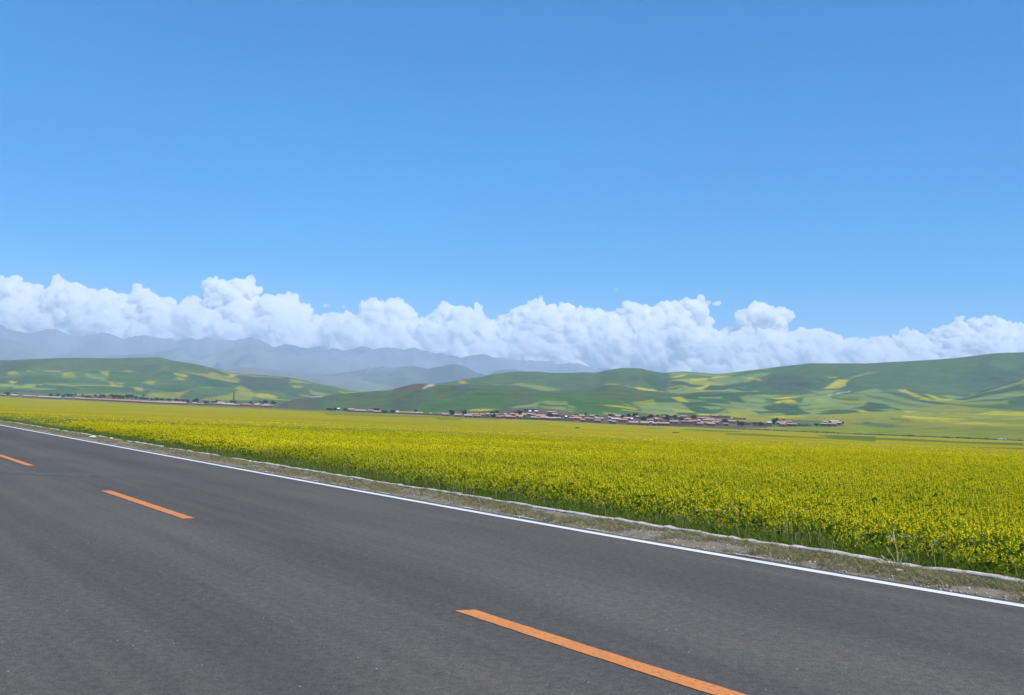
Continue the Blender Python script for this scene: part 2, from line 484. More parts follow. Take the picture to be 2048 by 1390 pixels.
for (z, L, g) in STRIPS:
    q = np.array(ZG(L, *z))
    x0, y0 = q.min(0); x1, y1 = q.max(0)
    idx = np.nonzero((PXf > x0) & (PXf < x1) & (PYf > y0) & (PYf < y1))
    s_ = inpoly(PXf[idx], PYf[idx], q)
    green[idx[0][s_], idx[1][s_]] = np.maximum(green[idx[0][s_], idx[1][s_]], g)

def crop_mat():
    m, t, out = mat('rapeseed_crop'); b = principled(t, out, .9, .05)
    tc = N(t, 'ShaderNodeTexCoord'); at = N(t, 'ShaderNodeAttribute', attribute_name='green')
    at2 = N(t, 'ShaderNodeAttribute', attribute_name='near')
    def noi(sc, det, st=None):
        src = tc.outputs['Object']
        if st:
            mp = N(t, 'ShaderNodeMapping'); mp.inputs['Scale'].default_value = st; t.links.new(src, mp.inputs[0]); src = mp.outputs[0]
        n = N(t, 'ShaderNodeTexNoise', Scale=sc, Detail=det); t.links.new(src, n.inputs['Vector']); return n.outputs['Fac']
    r = N(t, 'ShaderNodeValToRGB'); e = r.color_ramp.elements
    e[0].position = .36; e[0].color = (.17, .16, .008, 1); e[1].position = .62; e[1].color = (.36, .30, .004, 1)
    t.links.new(noi(7., 4), r.inputs[0])
    # broad drifts of thicker and thinner bloom
    r2 = N(t, 'ShaderNodeValToRGB'); e = r2.color_ramp.elements
    e[0].position = .36; e[0].color = (.68, .8, .8, 1); e[1].position = .58; e[1].color = (1.06, 1.0, 1, 1)
    t.links.new(noi(.045, 5, (.35, 1, 1)), r2.inputs[0])
    x = N(t, 'ShaderNodeMix', data_type='RGBA', blend_type='MULTIPLY'); x.inputs[0].default_value = 1
    t.links.new(r.outputs[0], x.inputs[6]); t.links.new(r2.outputs[0], x.inputs[7])
    y = N(t, 'ShaderNodeMix', data_type='RGBA'); y.inputs[7].default_value = (.065, .105, .018, 1)
    t.links.new(at.outputs['Fac'], y.inputs[0]); t.links.new(x.outputs[2], y.inputs[6])
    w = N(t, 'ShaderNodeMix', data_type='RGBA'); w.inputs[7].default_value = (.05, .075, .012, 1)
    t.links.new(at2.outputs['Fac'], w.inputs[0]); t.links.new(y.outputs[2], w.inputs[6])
    t.links.new(w.outputs[2], b.inputs['Base Color'])
    return m
M_CROP = crop_mat()
me = mesh_np('rapeseed_field', np.stack([X, Y, Z], -1).reshape(-1, 3), grid_faces(*DEP.shape), True)
a = me.attributes.new('green', 'FLOAT', 'POINT'); a.data.foreach_set('value', green.ravel().astype(np.float32))
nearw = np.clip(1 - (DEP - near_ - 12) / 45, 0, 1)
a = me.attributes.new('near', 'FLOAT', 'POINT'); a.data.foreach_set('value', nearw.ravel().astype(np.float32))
link('field', me, M_CROP, kind='structure')

# low ground under everything, out to the horizon
M_GROUND = noise_mat('grassy_ground', (.05, .08, .025), (.13, .13, .05), .02, .95, .1, 8)
gx = 30000
link('ground', mesh_np('ground', [(-gx, -gx, -14), (gx, -gx, -14), (gx, gx, -14), (-gx, gx, -14)], [[0, 1, 2, 3]]), M_GROUND, kind='structure')
bank = strip('roadside', -60, 420, 4, const(-30), const(9.4), -.06, 6)
link('roadside_ground', bank, M_GROUND, kind='structure')

# ------------------------------------------------------------------ hills and mountains
def terrain(cols, lines, depths, nsub, noise=0, nscale=300, win=None, seed=0, back=None):
    """lines[i](px)->py and depths[i](px); rows run from near to far"""
    PYk = np.stack([ln(cols) for ln in lines], 1); DPk = np.log(np.stack([d(cols) for d in depths], 1))
    kn = np.arange(len(lines), dtype=float)
    v = np.concatenate([np.linspace(i, i + 1, n, endpoint=False) for i, n in enumerate(nsub)] + [[len(lines) - 1.]])
    PY = pchip(kn, PYk, v).T; DP = np.exp(pchip(kn, DPk, v).T)
    PX = np.broadcast_to(cols, PY.shape)
    P = at_depth(PX, PY, DP)
    w = np.interp(v, np.arange(len(win)), win)[:, None]
    if noise:
        x, y = P[..., 0] / nscale, P[..., 1] / nscale
        wx = x + .5 * fbm(x * .7, y * .7, 2, seed + 50)
        rid = 1 - 2 * np.abs(fbm(wx, y * .6, 4, seed))
        P[..., 2] += noise * w * (rid - .6)
    return dict(P=P, PX=PX, PY=PY, DP=DP, v=v, cols=cols)

def lookup(T, px, py, vmax=1e9):
    """distance of the slope shown at pixel (px, py)"""
    c = int(np.clip(np.searchsorted(T['cols'], px), 0, len(T['cols']) - 1))
    col = T['PY'][:, c]; n = int(np.searchsorted(T['v'], vmax))
    for i in range(min(n, len(col)) - 1):
        if col[i] >= py >= col[i + 1]:
            t = (col[i] - py) / max(col[i] - col[i + 1], 1e-6)
            return T['DP'][i, c] * (1 - t) + T['DP'][i + 1, c] * t
    return T['DP'][0, c] + 3

PAL = dict(Y=(.33, .295, .016), O=(.205, .215, .03), L=(.145, .20, .065), M=(.055, .12, .028), G=(.07, .12, .045), K=(.042, .09, .04),
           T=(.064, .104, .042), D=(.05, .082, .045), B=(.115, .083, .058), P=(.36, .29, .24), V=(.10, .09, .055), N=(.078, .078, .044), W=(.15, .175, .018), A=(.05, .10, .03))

def landuse(T, base, polys, vor=None, seed=1):
    PX, PY = T['PX'], T['PY']
    gx_, gy_ = T['P'][..., 0], T['P'][..., 1]
    PX = PX + 5 * fbm(gx_ / 60, gy_ / 60, 3, 71); PY = PY + 1.6 * fbm(gx_ / 70 + 5, gy_ / 70, 3, 72)
    C = np.empty(PX.shape + (3,)); C[:] = PAL['T']
    if vor: C[:] = vor(T)
    r = np.random.default_rng(seed)
    for (z, code, L) in base + polys:
        q = np.array(ZG(L, *z)) if z else np.array(L, float).reshape(-1, 2)
        x0, y0 = q.min(0); x1, y1 = q.max(0)
        idx = np.nonzero((PX > x0) & (PX < x1) & (PY > y0) & (PY < y1))
        s_ = inpoly(PX[idx], PY[idx], q)
        c = np.array(PAL[code]) * r.uniform(.92, 1.08) * np.array([r.uniform(.95, 1.05), 1, r.uniform(.95, 1.05)])
        C[idx[0][s_], idx[1][s_]] = c
    # strips of sowing and grazing that follow the contour, and grassy field margins
    hgt = T['P'][..., 2]
    C = C * (1 + .13 * fbm(gx_ / 120, hgt / 2.2, 3, 73) + .12 * fbm(gx_ / 240, gy_ / 240, 3, 74))[..., None]
    K = np.array([.25, .5, .25])
    for ax in (0, 1, 1):
        Q = np.moveaxis(C, ax, 0); Q = np.concatenate([Q[:1], Q, Q[-1:]]); Q = Q[:-2] * .25 + Q[1:-1] * .5 + Q[2:] * .25; C = np.moveaxis(Q, 0, ax)
    return C

def voronoi_fields(T, sx, sy, codes, probs, seed, warp=.25, rot=.1):
    P = T['P']; r = np.random.default_rng(seed)
    x = P[..., 0] / sx; y = P[..., 1] / sy
    x = x + rot * y + warp * fbm(P[..., 0] / 400, P[..., 1] / 400, 2, seed); y = y + warp * fbm(P[..., 0] / 500 + 9, P[..., 1] / 500, 2, seed + 3)
    yi = np.floor(y).astype(np.int64)
    off = ((yi * 2654435761 + seed * 97) & 0xffff) / 65535.
    wid = .7 + ((yi * 40503 + seed) & 0xff) / 255. * .9
    xi = np.floor(x / wid + off).astype(np.int64)
    h = ((xi * 374761393 + yi * 668265263 + seed * 7919) & 0x7fffffff); h = ((h ^ (h >> 13)) * 1274126177) & 0x7fffffff
    h = ((h ^ (h >> 16)) & 0xffff) / 65535.
    cum = np.cumsum(probs) / sum(probs)
    k = np.searchsorted(cum, h).clip(0, len(codes) - 1)
    pal = np.array([PAL[c] for c in codes])
    j = ((h * 977.3) % 1)[..., None]
    return pal[k] * (.85 + .3 * j)

def land_mat():
    m, t, out = mat('hillside_fields'); b = principled(t, out, .95, .05)
    at = N(t, 'ShaderNodeAttribute', attribute_name='crop', attribute_type='GEOMETRY')
    tc = N(t, 'ShaderNodeTexCoord')
    n = N(t, 'ShaderNodeTexNoise', Scale=.035, Detail=7, Roughness=.65); t.links.new(tc.outputs['Object'], n.inputs['Vector'])
    r = N(t, 'ShaderNodeValToRGB'); e = r.color_ramp.elements
    e[0].position = .3; e[0].color = (.68, .71, .72, 1); e[1].position = .7; e[1].color = (1.25, 1.2, 1.16, 1)
    t.links.new(n.outputs['Fac'], r.inputs[0])
    x = N(t, 'ShaderNodeMix', data_type='RGBA', blend_type='MULTIPLY'); x.inputs[0].default_value = 1
    t.links.new(at.outputs['Color'], x.inputs[6]); t.links.new(r.outputs[0], x.inputs[7])
    t.links.new(x.outputs[2], b.inputs['Base Color'])
    return m
M_LAND = land_mat()

def land_obj(name, T, C):
    me = mesh_np(name, T['P'].reshape(-1, 3), grid_faces(*T['PY'].shape), True)
    a = me.attributes.new('crop', 'FLOAT_COLOR', 'POINT')
    a.data.foreach_set('color', np.concatenate([C, np.ones(C.shape[:2] + (1,))], -1).astype(np.float32).ravel())
    return link(name, me, M_LAND, kind='structure')

F_ = lambda pts: (lambda x: smooth_ip(x, pts))
K_ = lambda c: (lambda x: c + 0 * x)
edge = lambda x: ip(x, E_PY)

# --- hill on the left
ZA = (0, 700, 5.689); ZB = (340, 700, 4.876); ZC = (760, 720, 4.876); ZD = (1150, 720, 5.851); ZE = (1450, 700, 6.206); ZF = (1720, 690, 6.244)
cols = np.arange(-240, 800, 2.)
TL = terrain(cols,
    [lambda x: edge(x) + 3,
     F_([-250, 781, 0, 787, 200, 794, 300, 798, 400, 801, 560, 807, 660, 815, 800, 830]),
     F_([-250, 752, 0, 752, 200, 752, 316, 755, 400, 765, 500, 778, 600, 788, 700, 804, 800, 822]),
     F_([-250, 722, 0, 720.5, 60, 718.5, 150, 715.5, 220, 716.5, 280, 715.5, 316, 714.5, 345, 721, 400, 730, 440, 740, 470, 747, 500, 748.5, 570, 754, 640, 768, 720, 782, 800, 803]),
     F_([-250, 790, 800, 830])],
    [lambda x: ip(x, E_DP) + 4, K_(1850.), K_(2500.), K_(3000.), K_(4300.)], [26, 60, 60, 16], 22, 280, [0, 0, 1, 0, 0], 3)
vorL = lambda T: voronoi_fields(T, 190, 62, 'KGATOL', [3, 3, 3, 1.6, 1.7, 1.3], 11)
polyL = [
    (ZA, 'T', [0, 0, 2048, 0, 2048, 245, 1900, 255, 1700, 310, 1500, 275, 1150, 258, 900, 215, 450, 185, 200, 205, 0, 262]),
    (ZB, 'T', [0, 0, 300, 100, 460, 190, 350, 230, 0, 200]),
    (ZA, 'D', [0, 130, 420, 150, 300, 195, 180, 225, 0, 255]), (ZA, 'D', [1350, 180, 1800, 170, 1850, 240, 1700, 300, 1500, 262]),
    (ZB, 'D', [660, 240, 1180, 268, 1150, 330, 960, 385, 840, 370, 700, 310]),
    (ZA, 'O', [65, 285, 210, 255, 200, 295]), (ZA, 'Y', [85, 315, 195, 318, 150, 342]), (ZA, 'O', [310, 212, 470, 222, 440, 235, 320, 225]),
    (ZA, 'Y', [490, 206, 680, 210, 660, 222, 520, 218]), (ZA, 'O', [250, 241, 430, 258, 400, 267, 290, 253]), (ZA, 'O', [310, 345, 510, 375, 470, 395, 310, 380]),
    (ZA, 'O', [550, 375, 600, 350, 780, 350, 750, 380]), (ZA, 'O', [905, 430, 1105, 425, 1080, 455, 930, 460]), (ZA, 'O', [930, 226, 1070, 255, 1030, 264]),
    (ZA, 'O', [700, 290, 860, 296, 850, 306, 720, 306]), (ZA, 'O', [780, 376, 930, 400, 920, 408, 800, 388]),
    (ZA, 'Y', [1210, 322, 1260, 332, 1400, 400, 1360, 400]), (ZA, 'O', [1440, 390, 1580, 392, 1670, 470, 1560, 455]), (ZA, 'O', [1590, 340, 1690, 320, 1790, 345, 1740, 362]),
    (ZA, 'O', [1310, 256, 1510, 272, 1480, 283, 1340, 270]), (ZA, 'O', [1090, 256, 1250, 275, 1230, 300]), (ZA, 'O', [1700, 460, 1890, 445, 1880, 465, 1720, 480]),
    (ZA, 'O', [0, 430, 100, 430, 90, 450, 0, 460]), (ZA, 'O', [1680, 500, 2048, 480, 2048, 520, 1700, 535]), (ZA, 'O', [860, 498, 1500, 503, 1500, 520, 860, 520]),
    (ZA, 'L', [340, 440, 560, 415, 500, 450, 300, 470]), (ZA, 'L', [1280, 335, 1420, 335, 1430, 350, 1300, 352]), (ZA, 'L', [970, 278, 1200, 300, 1210, 318, 980, 290]),
    (ZA, 'K', [200, 330, 300, 300, 520, 320, 330, 345, 260, 400, 150, 395]), (ZA, 'K', [420, 490, 700, 390, 900, 410, 900, 470, 600, 480]),
    (ZB, 'O', [30, 222, 180, 240, 150, 262, 40, 250]), (ZB, 'O', [70, 265, 160, 280, 150, 292, 80, 290]), (ZB, 'Y', [530, 243, 655, 232, 620, 250]),
    (ZB, 'O', [260, 358, 400, 360, 440, 380, 300, 378]), (ZB, 'O', [0, 415, 190, 408, 100, 445, 0, 460]), (ZB, 'O', [670, 335, 840, 380, 720, 380, 640, 360]),
    (ZB, 'O', [700, 385, 830, 430, 800, 460, 560, 470, 560, 445]), (ZB, 'Y', [830, 428, 1045, 440, 1040, 450, 840, 442]), (ZB, 'O', [945, 376, 1025, 374, 1020, 396, 940, 398]),
    (ZB, 'O', [1160, 286, 1290, 291, 1270, 303, 1180, 299]), (ZB, 'O', [1180, 340, 1310, 354, 1290, 365, 1190, 359]), (ZB, 'O', [1660, 388, 1820, 400, 1790, 413, 1670, 403]),
    (ZB, 'O', [1270, 423, 1390, 429, 1370, 443, 1280, 441]), (ZB, 'O', [330, 450, 600, 440, 800, 462, 800, 485, 330, 488]), (ZB, 'O', [320, 170, 400, 178, 390, 186]),
    (ZB, 'O', [490, 200, 560, 208, 550, 216]),
    (None, 'V', [-240, 776, 0, 787, 150, 791, 300, 799, 560, 807, 560, 822, 400, 816, 200, 808, 0, 798, -240, 790])]
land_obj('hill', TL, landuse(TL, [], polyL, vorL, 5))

# --- hills behind the middle village and on the right, with the valley floor in front of them
cols = np.arange(520, 2420, 2.)
rp = [520, 826, 540, 822, 556, 813, 575, 803, 600, 797, 640, 792, 680, 788, 720, 784.5, 760, 781, 795, 776, 815, 771, 832, 767.5, 850, 767, 871, 769, 920, 770, 965, 771, 1027, 773, 1070, 777, 1109, 781, 1150, 781, 1193, 777.5, 1218, 771, 1246, 773.5, 1304, 782, 1338, 785, 1364, 787, 1403, 784, 1458, 783, 1530, 784, 1611, 786, 1650, 792, 1700, 797, 1760, 797, 1850, 799, 1950, 803, 2048, 803, 2420, 800]
rk = [520, 830, 600, 812, 700, 800, 780, 780, 830, 772, 871, 767.5, 900, 763.5, 932, 758, 965, 753, 1000, 747, 1040, 743, 1070, 743, 1110, 746, 1150, 745.5, 1165, 744.5, 1190, 745, 1215, 740, 1250, 736, 1277, 736.5, 1300, 741, 1330, 745.5, 1365, 743, 1390, 744, 1430, 747.5, 1460, 745, 1500, 740.5, 1560, 733, 1600, 729, 1625, 726.5, 1660, 726.5, 1720, 727, 1780, 724, 1830, 721.5, 1870, 719, 1920, 715, 1960, 710, 1990, 706.5, 2048, 704.5, 2420, 690]
rkf = lambda x: smooth_ip(x, rk); rpf = lambda x: smooth_ip(x, rp)
TR = terrain(cols,
    [lambda x: edge(x) + 3,
     F_([520, 824, 560, 815, 640, 818, 700, 823, 870, 832, 960, 829, 1000, 826, 1060, 816, 1110, 820, 1160, 829, 1200, 829, 1260, 828, 1340, 830, 1420, 831, 1480, 835, 1600, 838, 1700, 838, 1800, 836, 2048, 835, 2420, 835]),
     F_([520, 825, 545, 820, 560, 812, 600, 804, 640, 803, 700, 805, 800, 800, 900, 798, 1000, 800, 1100, 802, 1200, 801, 1300, 804, 1400, 806, 1480, 809, 1600, 815, 1800, 818, 2048, 820, 2420, 820]),
     rpf,
     lambda x: np.maximum(rpf(x), rkf(x)) + ip(x, [520, 6, 800, 10, 1300, 12, 1500, 8, 1620, -2, 1700, -5, 2420, -6]),
     lambda x: rkf(x) + ip(x, [520, 5, 830, 8, 900, 12, 1100, 18, 1400, 20, 1600, 34, 1800, 42, 2000, 48, 2420, 50]),
     rkf, lambda x: rkf(x) + 60],
    [lambda x: ip(x, E_DP) + 4,
     lambda x: ip(x, E_DP) + ip(x, [520, 150, 1000, 260, 1500, 300, 2048, 420, 2420, 500]),
     lambda x: ip(x, E_DP) + ip(x, [520, 300, 1000, 480, 1500, 480, 2048, 800, 2420, 900]),
     lambda x: ip(x, E_DP) + ip(x, [520, 480, 1000, 720, 1500, 680, 2048, 1050, 2420, 1200]),
     lambda x: ip(x, E_DP) + ip(x, [520, 900, 1000, 1150, 1500, 1150, 2048, 1300, 2420, 1400]),
     K_(2350.), K_(2750.), K_(3900.)],
    [30, 44, 40, 14, 60, 50, 14], 17, 260, [0, 0, .35, 0, .25, 1, 0, 0], 21)
vorR = lambda T: voronoi_fields(T, 130, 60, 'KGLMO', [3, 3, 3, 2, 1.4], 23, .3, .25)
hill_top = [(x, float(smooth_ip(x, rk)) - 30) for x in range(1540, 2420, 20)]
flat = lambda pts: [c for p in pts for c in p]
polyR = [
    # grass slopes
    (None, 'T', flat([(x, float(smooth_ip(x, rp)) - 12) for x in range(520, 1320, 20)]) + [1330, 792, 1266, 810, 1230, 800, 1130, 792, 1080, 800, 1020, 815, 900, 815, 780, 822, 560, 822]),
    (None, 'G', flat([(x, float(smooth_ip(x, rk)) - 12) for x in range(900, 1345, 20)]) + [1345, 782, 1250, 772, 1218, 769, 1190, 776, 1150, 780, 1080, 778, 1020, 771, 900, 768]),
    (None, 'T', flat([(x, float(smooth_ip(x, rk)) - 12) for x in range(1030, 1345, 20)]) + [1345, 780, 1310, 775, 1250, 770, 1215, 770, 1170, 778, 1120, 780, 1080, 762, 1030, 765]),
    (None, 'T', flat(hill_top) + [2420, 790, 2048, 800, 1950, 793, 1890, 790, 1830, 783, 1730, 781, 1700, 788, 1640, 786, 1620, 786, 1530, 784, 1500, 777, 1530, 757, 1540, 748]),
    (None, 'K', [1280, 745, 1340, 748, 1330, 775, 1338, 784, 1315, 778, 1300, 760]),
    (ZF, 'D', [1130, 400, 1400, 300, 1700, 320, 2048, 240, 2048, 410, 1800, 520, 1500, 600, 1300, 570]),  # bowl behind the spur: shade of the slope painted in as darker green
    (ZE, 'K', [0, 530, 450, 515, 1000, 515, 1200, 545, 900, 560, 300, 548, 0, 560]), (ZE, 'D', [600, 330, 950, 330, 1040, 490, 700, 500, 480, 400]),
    (ZE, 'K', [1010, 330, 1250, 330, 1240, 420, 1180, 460, 1050, 490, 1020, 430]), (ZE, 'K', [300, 410, 450, 405, 520, 480, 300, 500, 180, 470]),
    # middle hill
    (ZB, 'N', [1020, 565, 1080, 510, 1200, 470, 1400, 436, 1500, 440, 1580, 470, 1500, 480, 1480, 560, 1400, 590]),
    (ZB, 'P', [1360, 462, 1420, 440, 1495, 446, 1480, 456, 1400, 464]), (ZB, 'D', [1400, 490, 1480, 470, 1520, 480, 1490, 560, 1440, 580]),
    (ZC, 'L', [0, 285, 100, 250, 240, 245, 130, 303, 0, 303]), (ZC, 'B', [110, 303, 210, 250, 350, 225, 540, 240, 420, 292, 320, 303]), (ZC, 'P', [405, 290, 470, 238, 540, 240, 500, 262, 430, 290]),
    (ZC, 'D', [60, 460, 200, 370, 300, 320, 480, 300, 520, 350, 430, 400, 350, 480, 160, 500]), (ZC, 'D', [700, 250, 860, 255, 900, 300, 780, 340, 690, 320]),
    (ZC, 'M', [350, 490, 700, 372, 880, 350, 1000, 330, 1180, 335, 1220, 390, 1300, 480, 1200, 510, 860, 510, 600, 515, 380, 510]),
    (ZC, 'A', [900, 330, 1190, 320, 1200, 345, 930, 360]), (ZC, 'A', [860, 360, 1000, 400, 940, 470, 700, 480]),
    (ZC, 'Y', [860, 492, 1000, 478, 1190, 487, 1190, 502, 1000, 497, 870, 499]), (ZC, 'M', [1550, 362, 1700, 342, 2048, 347, 2048, 540, 1700, 530, 1540, 480]),
    (ZC, 'L', [1545, 395, 1830, 390, 1830, 415, 1650, 418]), (ZC, 'L', [1545, 450, 1815, 440, 1810, 490, 1600, 475]), (ZC, 'L', [1830, 420, 1945, 425, 1945, 448, 1830, 445]),
    (ZC, 'L', [1815, 462, 1950, 465, 1950, 475, 1815, 475]), (ZC, 'O', [1815, 495, 1955, 499, 1955, 508, 1815, 506]), (ZC, 'L', [1300, 450, 1410, 470, 1390, 490, 1310, 488]),
    (ZC, 'L', [1280, 240, 1400, 228, 1550, 250, 1760, 300, 1600, 302, 1400, 262]), (ZC, 'Y', [750, 198, 810, 196, 880, 215, 790, 213]), (ZC, 'O', [1110, 150, 1220, 157, 1180, 164]),
    (ZC, 'L', [1080, 240, 1140, 232, 1180, 242, 1120, 248]), (ZC, 'L', [540, 218, 650, 212, 640, 222, 560, 224]),
    # right-hand fields
    (ZD, 'M', [0, 420, 200, 425, 420, 450, 600, 520, 740, 560, 860, 635, 400, 650, 0, 640]),
    (ZD, 'Y', [1130, 190, 1180, 168, 1310, 158, 1250, 187, 1190, 194]), (ZD, 'Y', [1345, 198, 1560, 198, 1540, 222, 1340, 219]), (ZD, 'Y', [1600, 188, 1840, 184, 1820, 202, 1600, 202]),
    (ZD, 'Y', [1940, 206, 2048, 213, 2048, 237, 1960, 222]), (ZD, 'Y', [1385, 292, 1450, 252, 1570, 248, 1480, 294]), (ZD, 'O', [1060, 275, 1200, 263, 1400, 279, 1390, 292]),
    (ZD, 'O', [340, 290, 360, 266, 480, 270, 520, 297]), (ZD, 'L', [560, 290, 620, 293, 680, 330, 620, 322]), (ZD, 'L', [720, 300, 900, 308, 930, 325, 740, 314]),
    (ZD, 'Y', [690, 330, 730, 310, 930, 328, 965, 362, 800, 357]), (ZD, 'L', [1070, 290, 1330, 300, 1300, 330, 1090, 350]), (ZD, 'L', [1090, 345, 1470, 325, 1450, 350, 1130, 360]),
    (ZD, 'L', [1110, 375, 1280, 370, 1340, 385, 1220, 398]), (ZD, 'Y', [1800, 361, 1980, 343, 1960, 369, 1840, 372]), (ZD, 'Y', [1130, 430, 1250, 425, 1345, 485, 1210, 478]),
    (ZD, 'L', [1290, 440, 1560, 465, 1480, 480, 1350, 480]), (ZD, 'L', [1430, 418, 1720, 416, 1720, 442, 1480, 442]), (ZD, 'O', [680, 490, 910, 452, 980, 520, 730, 530]),
    (ZD, 'L', [740, 535, 980, 522, 1220, 500, 1290, 540, 1400, 610, 1220, 650, 870, 640]), (ZD, 'Y', [1110, 568, 1360, 585, 1400, 612, 1170, 602]), (ZD, 'K', [1180, 605, 1420, 615, 1480, 655, 1220, 655]),
    (ZD, 'K', [1240, 500, 1460, 490, 1700, 530, 1830, 610, 1440, 620, 1300, 550]), (ZD, 'L', [1455, 535, 1700, 540, 1740, 570, 1560, 575]), (ZD, 'Y', [1440, 623, 1660, 640, 1560, 654, 1480, 650]),
    (ZD, 'O', [1640, 620, 1780, 580, 2048, 575, 2048, 690, 1900, 690, 1800, 660, 1680, 640]), (ZD, 'Y', [290, 508, 540, 528, 745, 558, 720, 570, 540, 544, 380, 527]),
    (ZD, 'O', [550, 558, 830, 600, 800, 612, 560, 580]), (ZD, 'O', [330, 600, 650, 640, 600, 650, 330, 630]), (ZD, 'K', [1720, 440, 1930, 420, 2010, 485, 1850, 480]),
    (ZD, 'L', [1930, 415, 2048, 400, 2048, 490, 2010, 485]), (ZD, 'L', [1820, 475, 2048, 490, 2048, 570, 1900, 540]), (ZD, 'L', [1500, 320, 1680, 310, 1690, 326, 1510, 330]),
    (ZD, 'L', [1700, 225, 1960, 215, 2048, 240, 2048, 265, 1760, 260]),
    (ZE, 'Y', [190, 345, 330, 348, 445, 402, 390, 400]), (ZE, 'O', [0, 316, 95, 323, 80, 337, 0, 337]), (ZE, 'Y', [60, 510, 180, 488, 260, 500, 200, 519]),
    (ZE, 'Y', [1275, 328, 1385, 328, 1380, 347, 1272, 347]), (ZE, 'Y', [1215, 455, 1290, 422, 1390, 404, 1555, 398, 1500, 442]),
    (ZE, 'L', [1500, 370, 1750, 300, 1920, 280, 1820, 318, 1600, 362]), (ZE, 'L', [1040, 500, 1130, 485, 1440, 470, 1250, 545, 1180, 550]), (ZE, 'L', [940, 545, 1130, 538, 1180, 562, 980, 560]),
    (ZE, 'L', [190, 570, 480, 545, 760, 560, 500, 600, 520, 640, 270, 635]), (ZE, 'L', [60, 625, 270, 640, 600, 660, 500, 690, 580, 735, 330, 750, 170, 700]),
    (ZE, 'L', [900, 700, 1000, 580, 1250, 565, 1500, 650, 1620, 700, 1300, 740, 1080, 780, 980, 740]), (ZE, 'K', [830, 695, 1090, 662, 1050, 690, 900, 712]), (ZE, 'A', [1000, 740, 1200, 715, 1480, 695, 1300, 712, 1040, 748]),
    (ZE, 'P', [1255, 563, 1400, 515, 1600, 485, 1480, 520, 1290, 567]), (ZE, 'Y', [510, 602, 760, 578, 960, 573, 700, 610]), (ZE, 'Y', [600, 655, 800, 608, 880, 623, 680, 662]), (ZE, 'K', [550, 610, 780, 605, 640, 640, 580, 640]),
    (ZE, 'Y', [710, 665, 850, 633, 920, 638, 760, 674]), (ZE, 'K', [470, 690, 740, 660, 960, 730, 1080, 790, 760, 805, 560, 740]), (ZE, 'K', [330, 755, 560, 740, 740, 800, 480, 800]),
    (ZE, 'L', [460, 790, 720, 765, 750, 795, 480, 803]), (ZE, 'O', [0, 750, 100, 735, 250, 735, 340, 760, 480, 810, 1000, 805, 1000, 931, 0, 931]), (ZE, 'Y', [480, 812, 920, 806, 940, 837, 700, 852]), (ZE, 'K', [0, 755, 80, 775, 0, 775]),
    (ZE, 'K', [1100, 785, 1600, 735, 1690, 770, 1200, 800]), (ZE, 'O', [1000, 800, 1700, 775, 2048, 765, 2048, 931, 1000, 931]), (ZE, 'Y', [1610, 735, 1720, 730, 1810, 765, 1700, 775]),
    (ZE, 'L', [1580, 520, 1900, 500, 2048, 560, 2048, 670, 1800, 600]), (ZE, 'K', [1640, 690, 1850, 650, 2048, 680, 2048, 760, 1800, 750]), (ZE, 'G', [620, 850, 1200, 880, 1200, 900, 700, 900]),
    (ZF, 'L', [0, 580, 200, 575, 500, 640, 700, 700, 1150, 760, 1500, 820, 900, 850, 600, 830, 500, 800, 160, 700, 0, 680]), (ZF, 'G', [0, 620, 300, 650, 700, 740, 1000, 790, 600, 740, 200, 670]),
    (ZF, 'K', [100, 690, 330, 725, 540, 800, 300, 820, 60, 790]), (ZF, 'L', [220, 785, 420, 780, 500, 810, 300, 815]),
    (ZF, 'K', [200, 590, 480, 620, 780, 690, 1150, 740, 1310, 765, 980, 745, 700, 700, 450, 640]), (ZF, 'Y', [465, 576, 570, 573, 720, 630, 920, 692, 760, 672]), (ZF, 'Y', [805, 613, 870, 613, 1000, 663, 1200, 690, 980, 702]),
    (ZF, 'O', [900, 695, 1200, 692, 1800, 713, 1650, 750, 1200, 742]), (ZF, 'Y', [1345, 640, 1420, 608, 1525, 603, 1480, 637]), (ZF, 'L', [990, 630, 1100, 615, 1350, 660, 1150, 680]),
    (ZF, 'K', [1230, 688, 1480, 673, 1700, 690, 1640, 714]), (ZF, 'O', [1000, 755, 1500, 770, 2048, 810, 2200, 840, 2200, 1100, 0, 1100, 0, 830, 500, 810]), (ZF, 'K', [1450, 775, 1700, 800, 1920, 812, 1700, 815]),
    (ZF, 'Y', [540, 810, 690, 813, 700, 832, 560, 832]), (ZF, 'Y', [1150, 850, 2048, 825, 2200, 820, 2200, 890, 1600, 880]), (ZF, 'Y', [500, 880, 900, 900, 1400, 930, 1000, 945, 560, 900]),
    (ZF, 'K', [360, 903, 620, 930, 600, 942, 400, 920]), (ZF, 'K', [30, 958, 140, 960, 130, 974, 40, 972]), (ZF, 'K', [1100, 898, 1500, 920, 1200, 912]), (ZF, 'K', [880, 845, 1000, 843, 980, 853]),
    (Z7, 'W', [-700, 262, 0, 268, 900, 280, 2300, 280, 2300, 420, 1300, 395, 0, 345, -700, 300]), (Z7, 'G', [200, 240, 430, 235, 930, 272, 560, 275]),
    (Z7, 'Y', [880, 210, 1500, 225, 2300, 260, 2300, 275, 1500, 250]),
    (Z6, 'W', [0, 295, 600, 292, 2048, 290, 2048, 380, 900, 345, 300, 320, 0, 330]), (Z6, 'G', [860, 200, 1250, 230, 1400, 262, 1600, 260, 1640, 290, 600, 292, 600, 250, 860, 260]),
    # village ground
    (None, 'V', [690, 821, 870, 827, 960, 824, 1045, 816, 1065, 815, 1135, 822, 1165, 830, 1260, 827, 1300, 829, 1440, 831, 1480, 841, 1535, 846, 1535, 855, 1400, 861, 1200, 856, 1000, 849, 870, 842, 690, 832])]
land_obj('hills', TR, landuse(TR, [], polyR, vorR, 6))

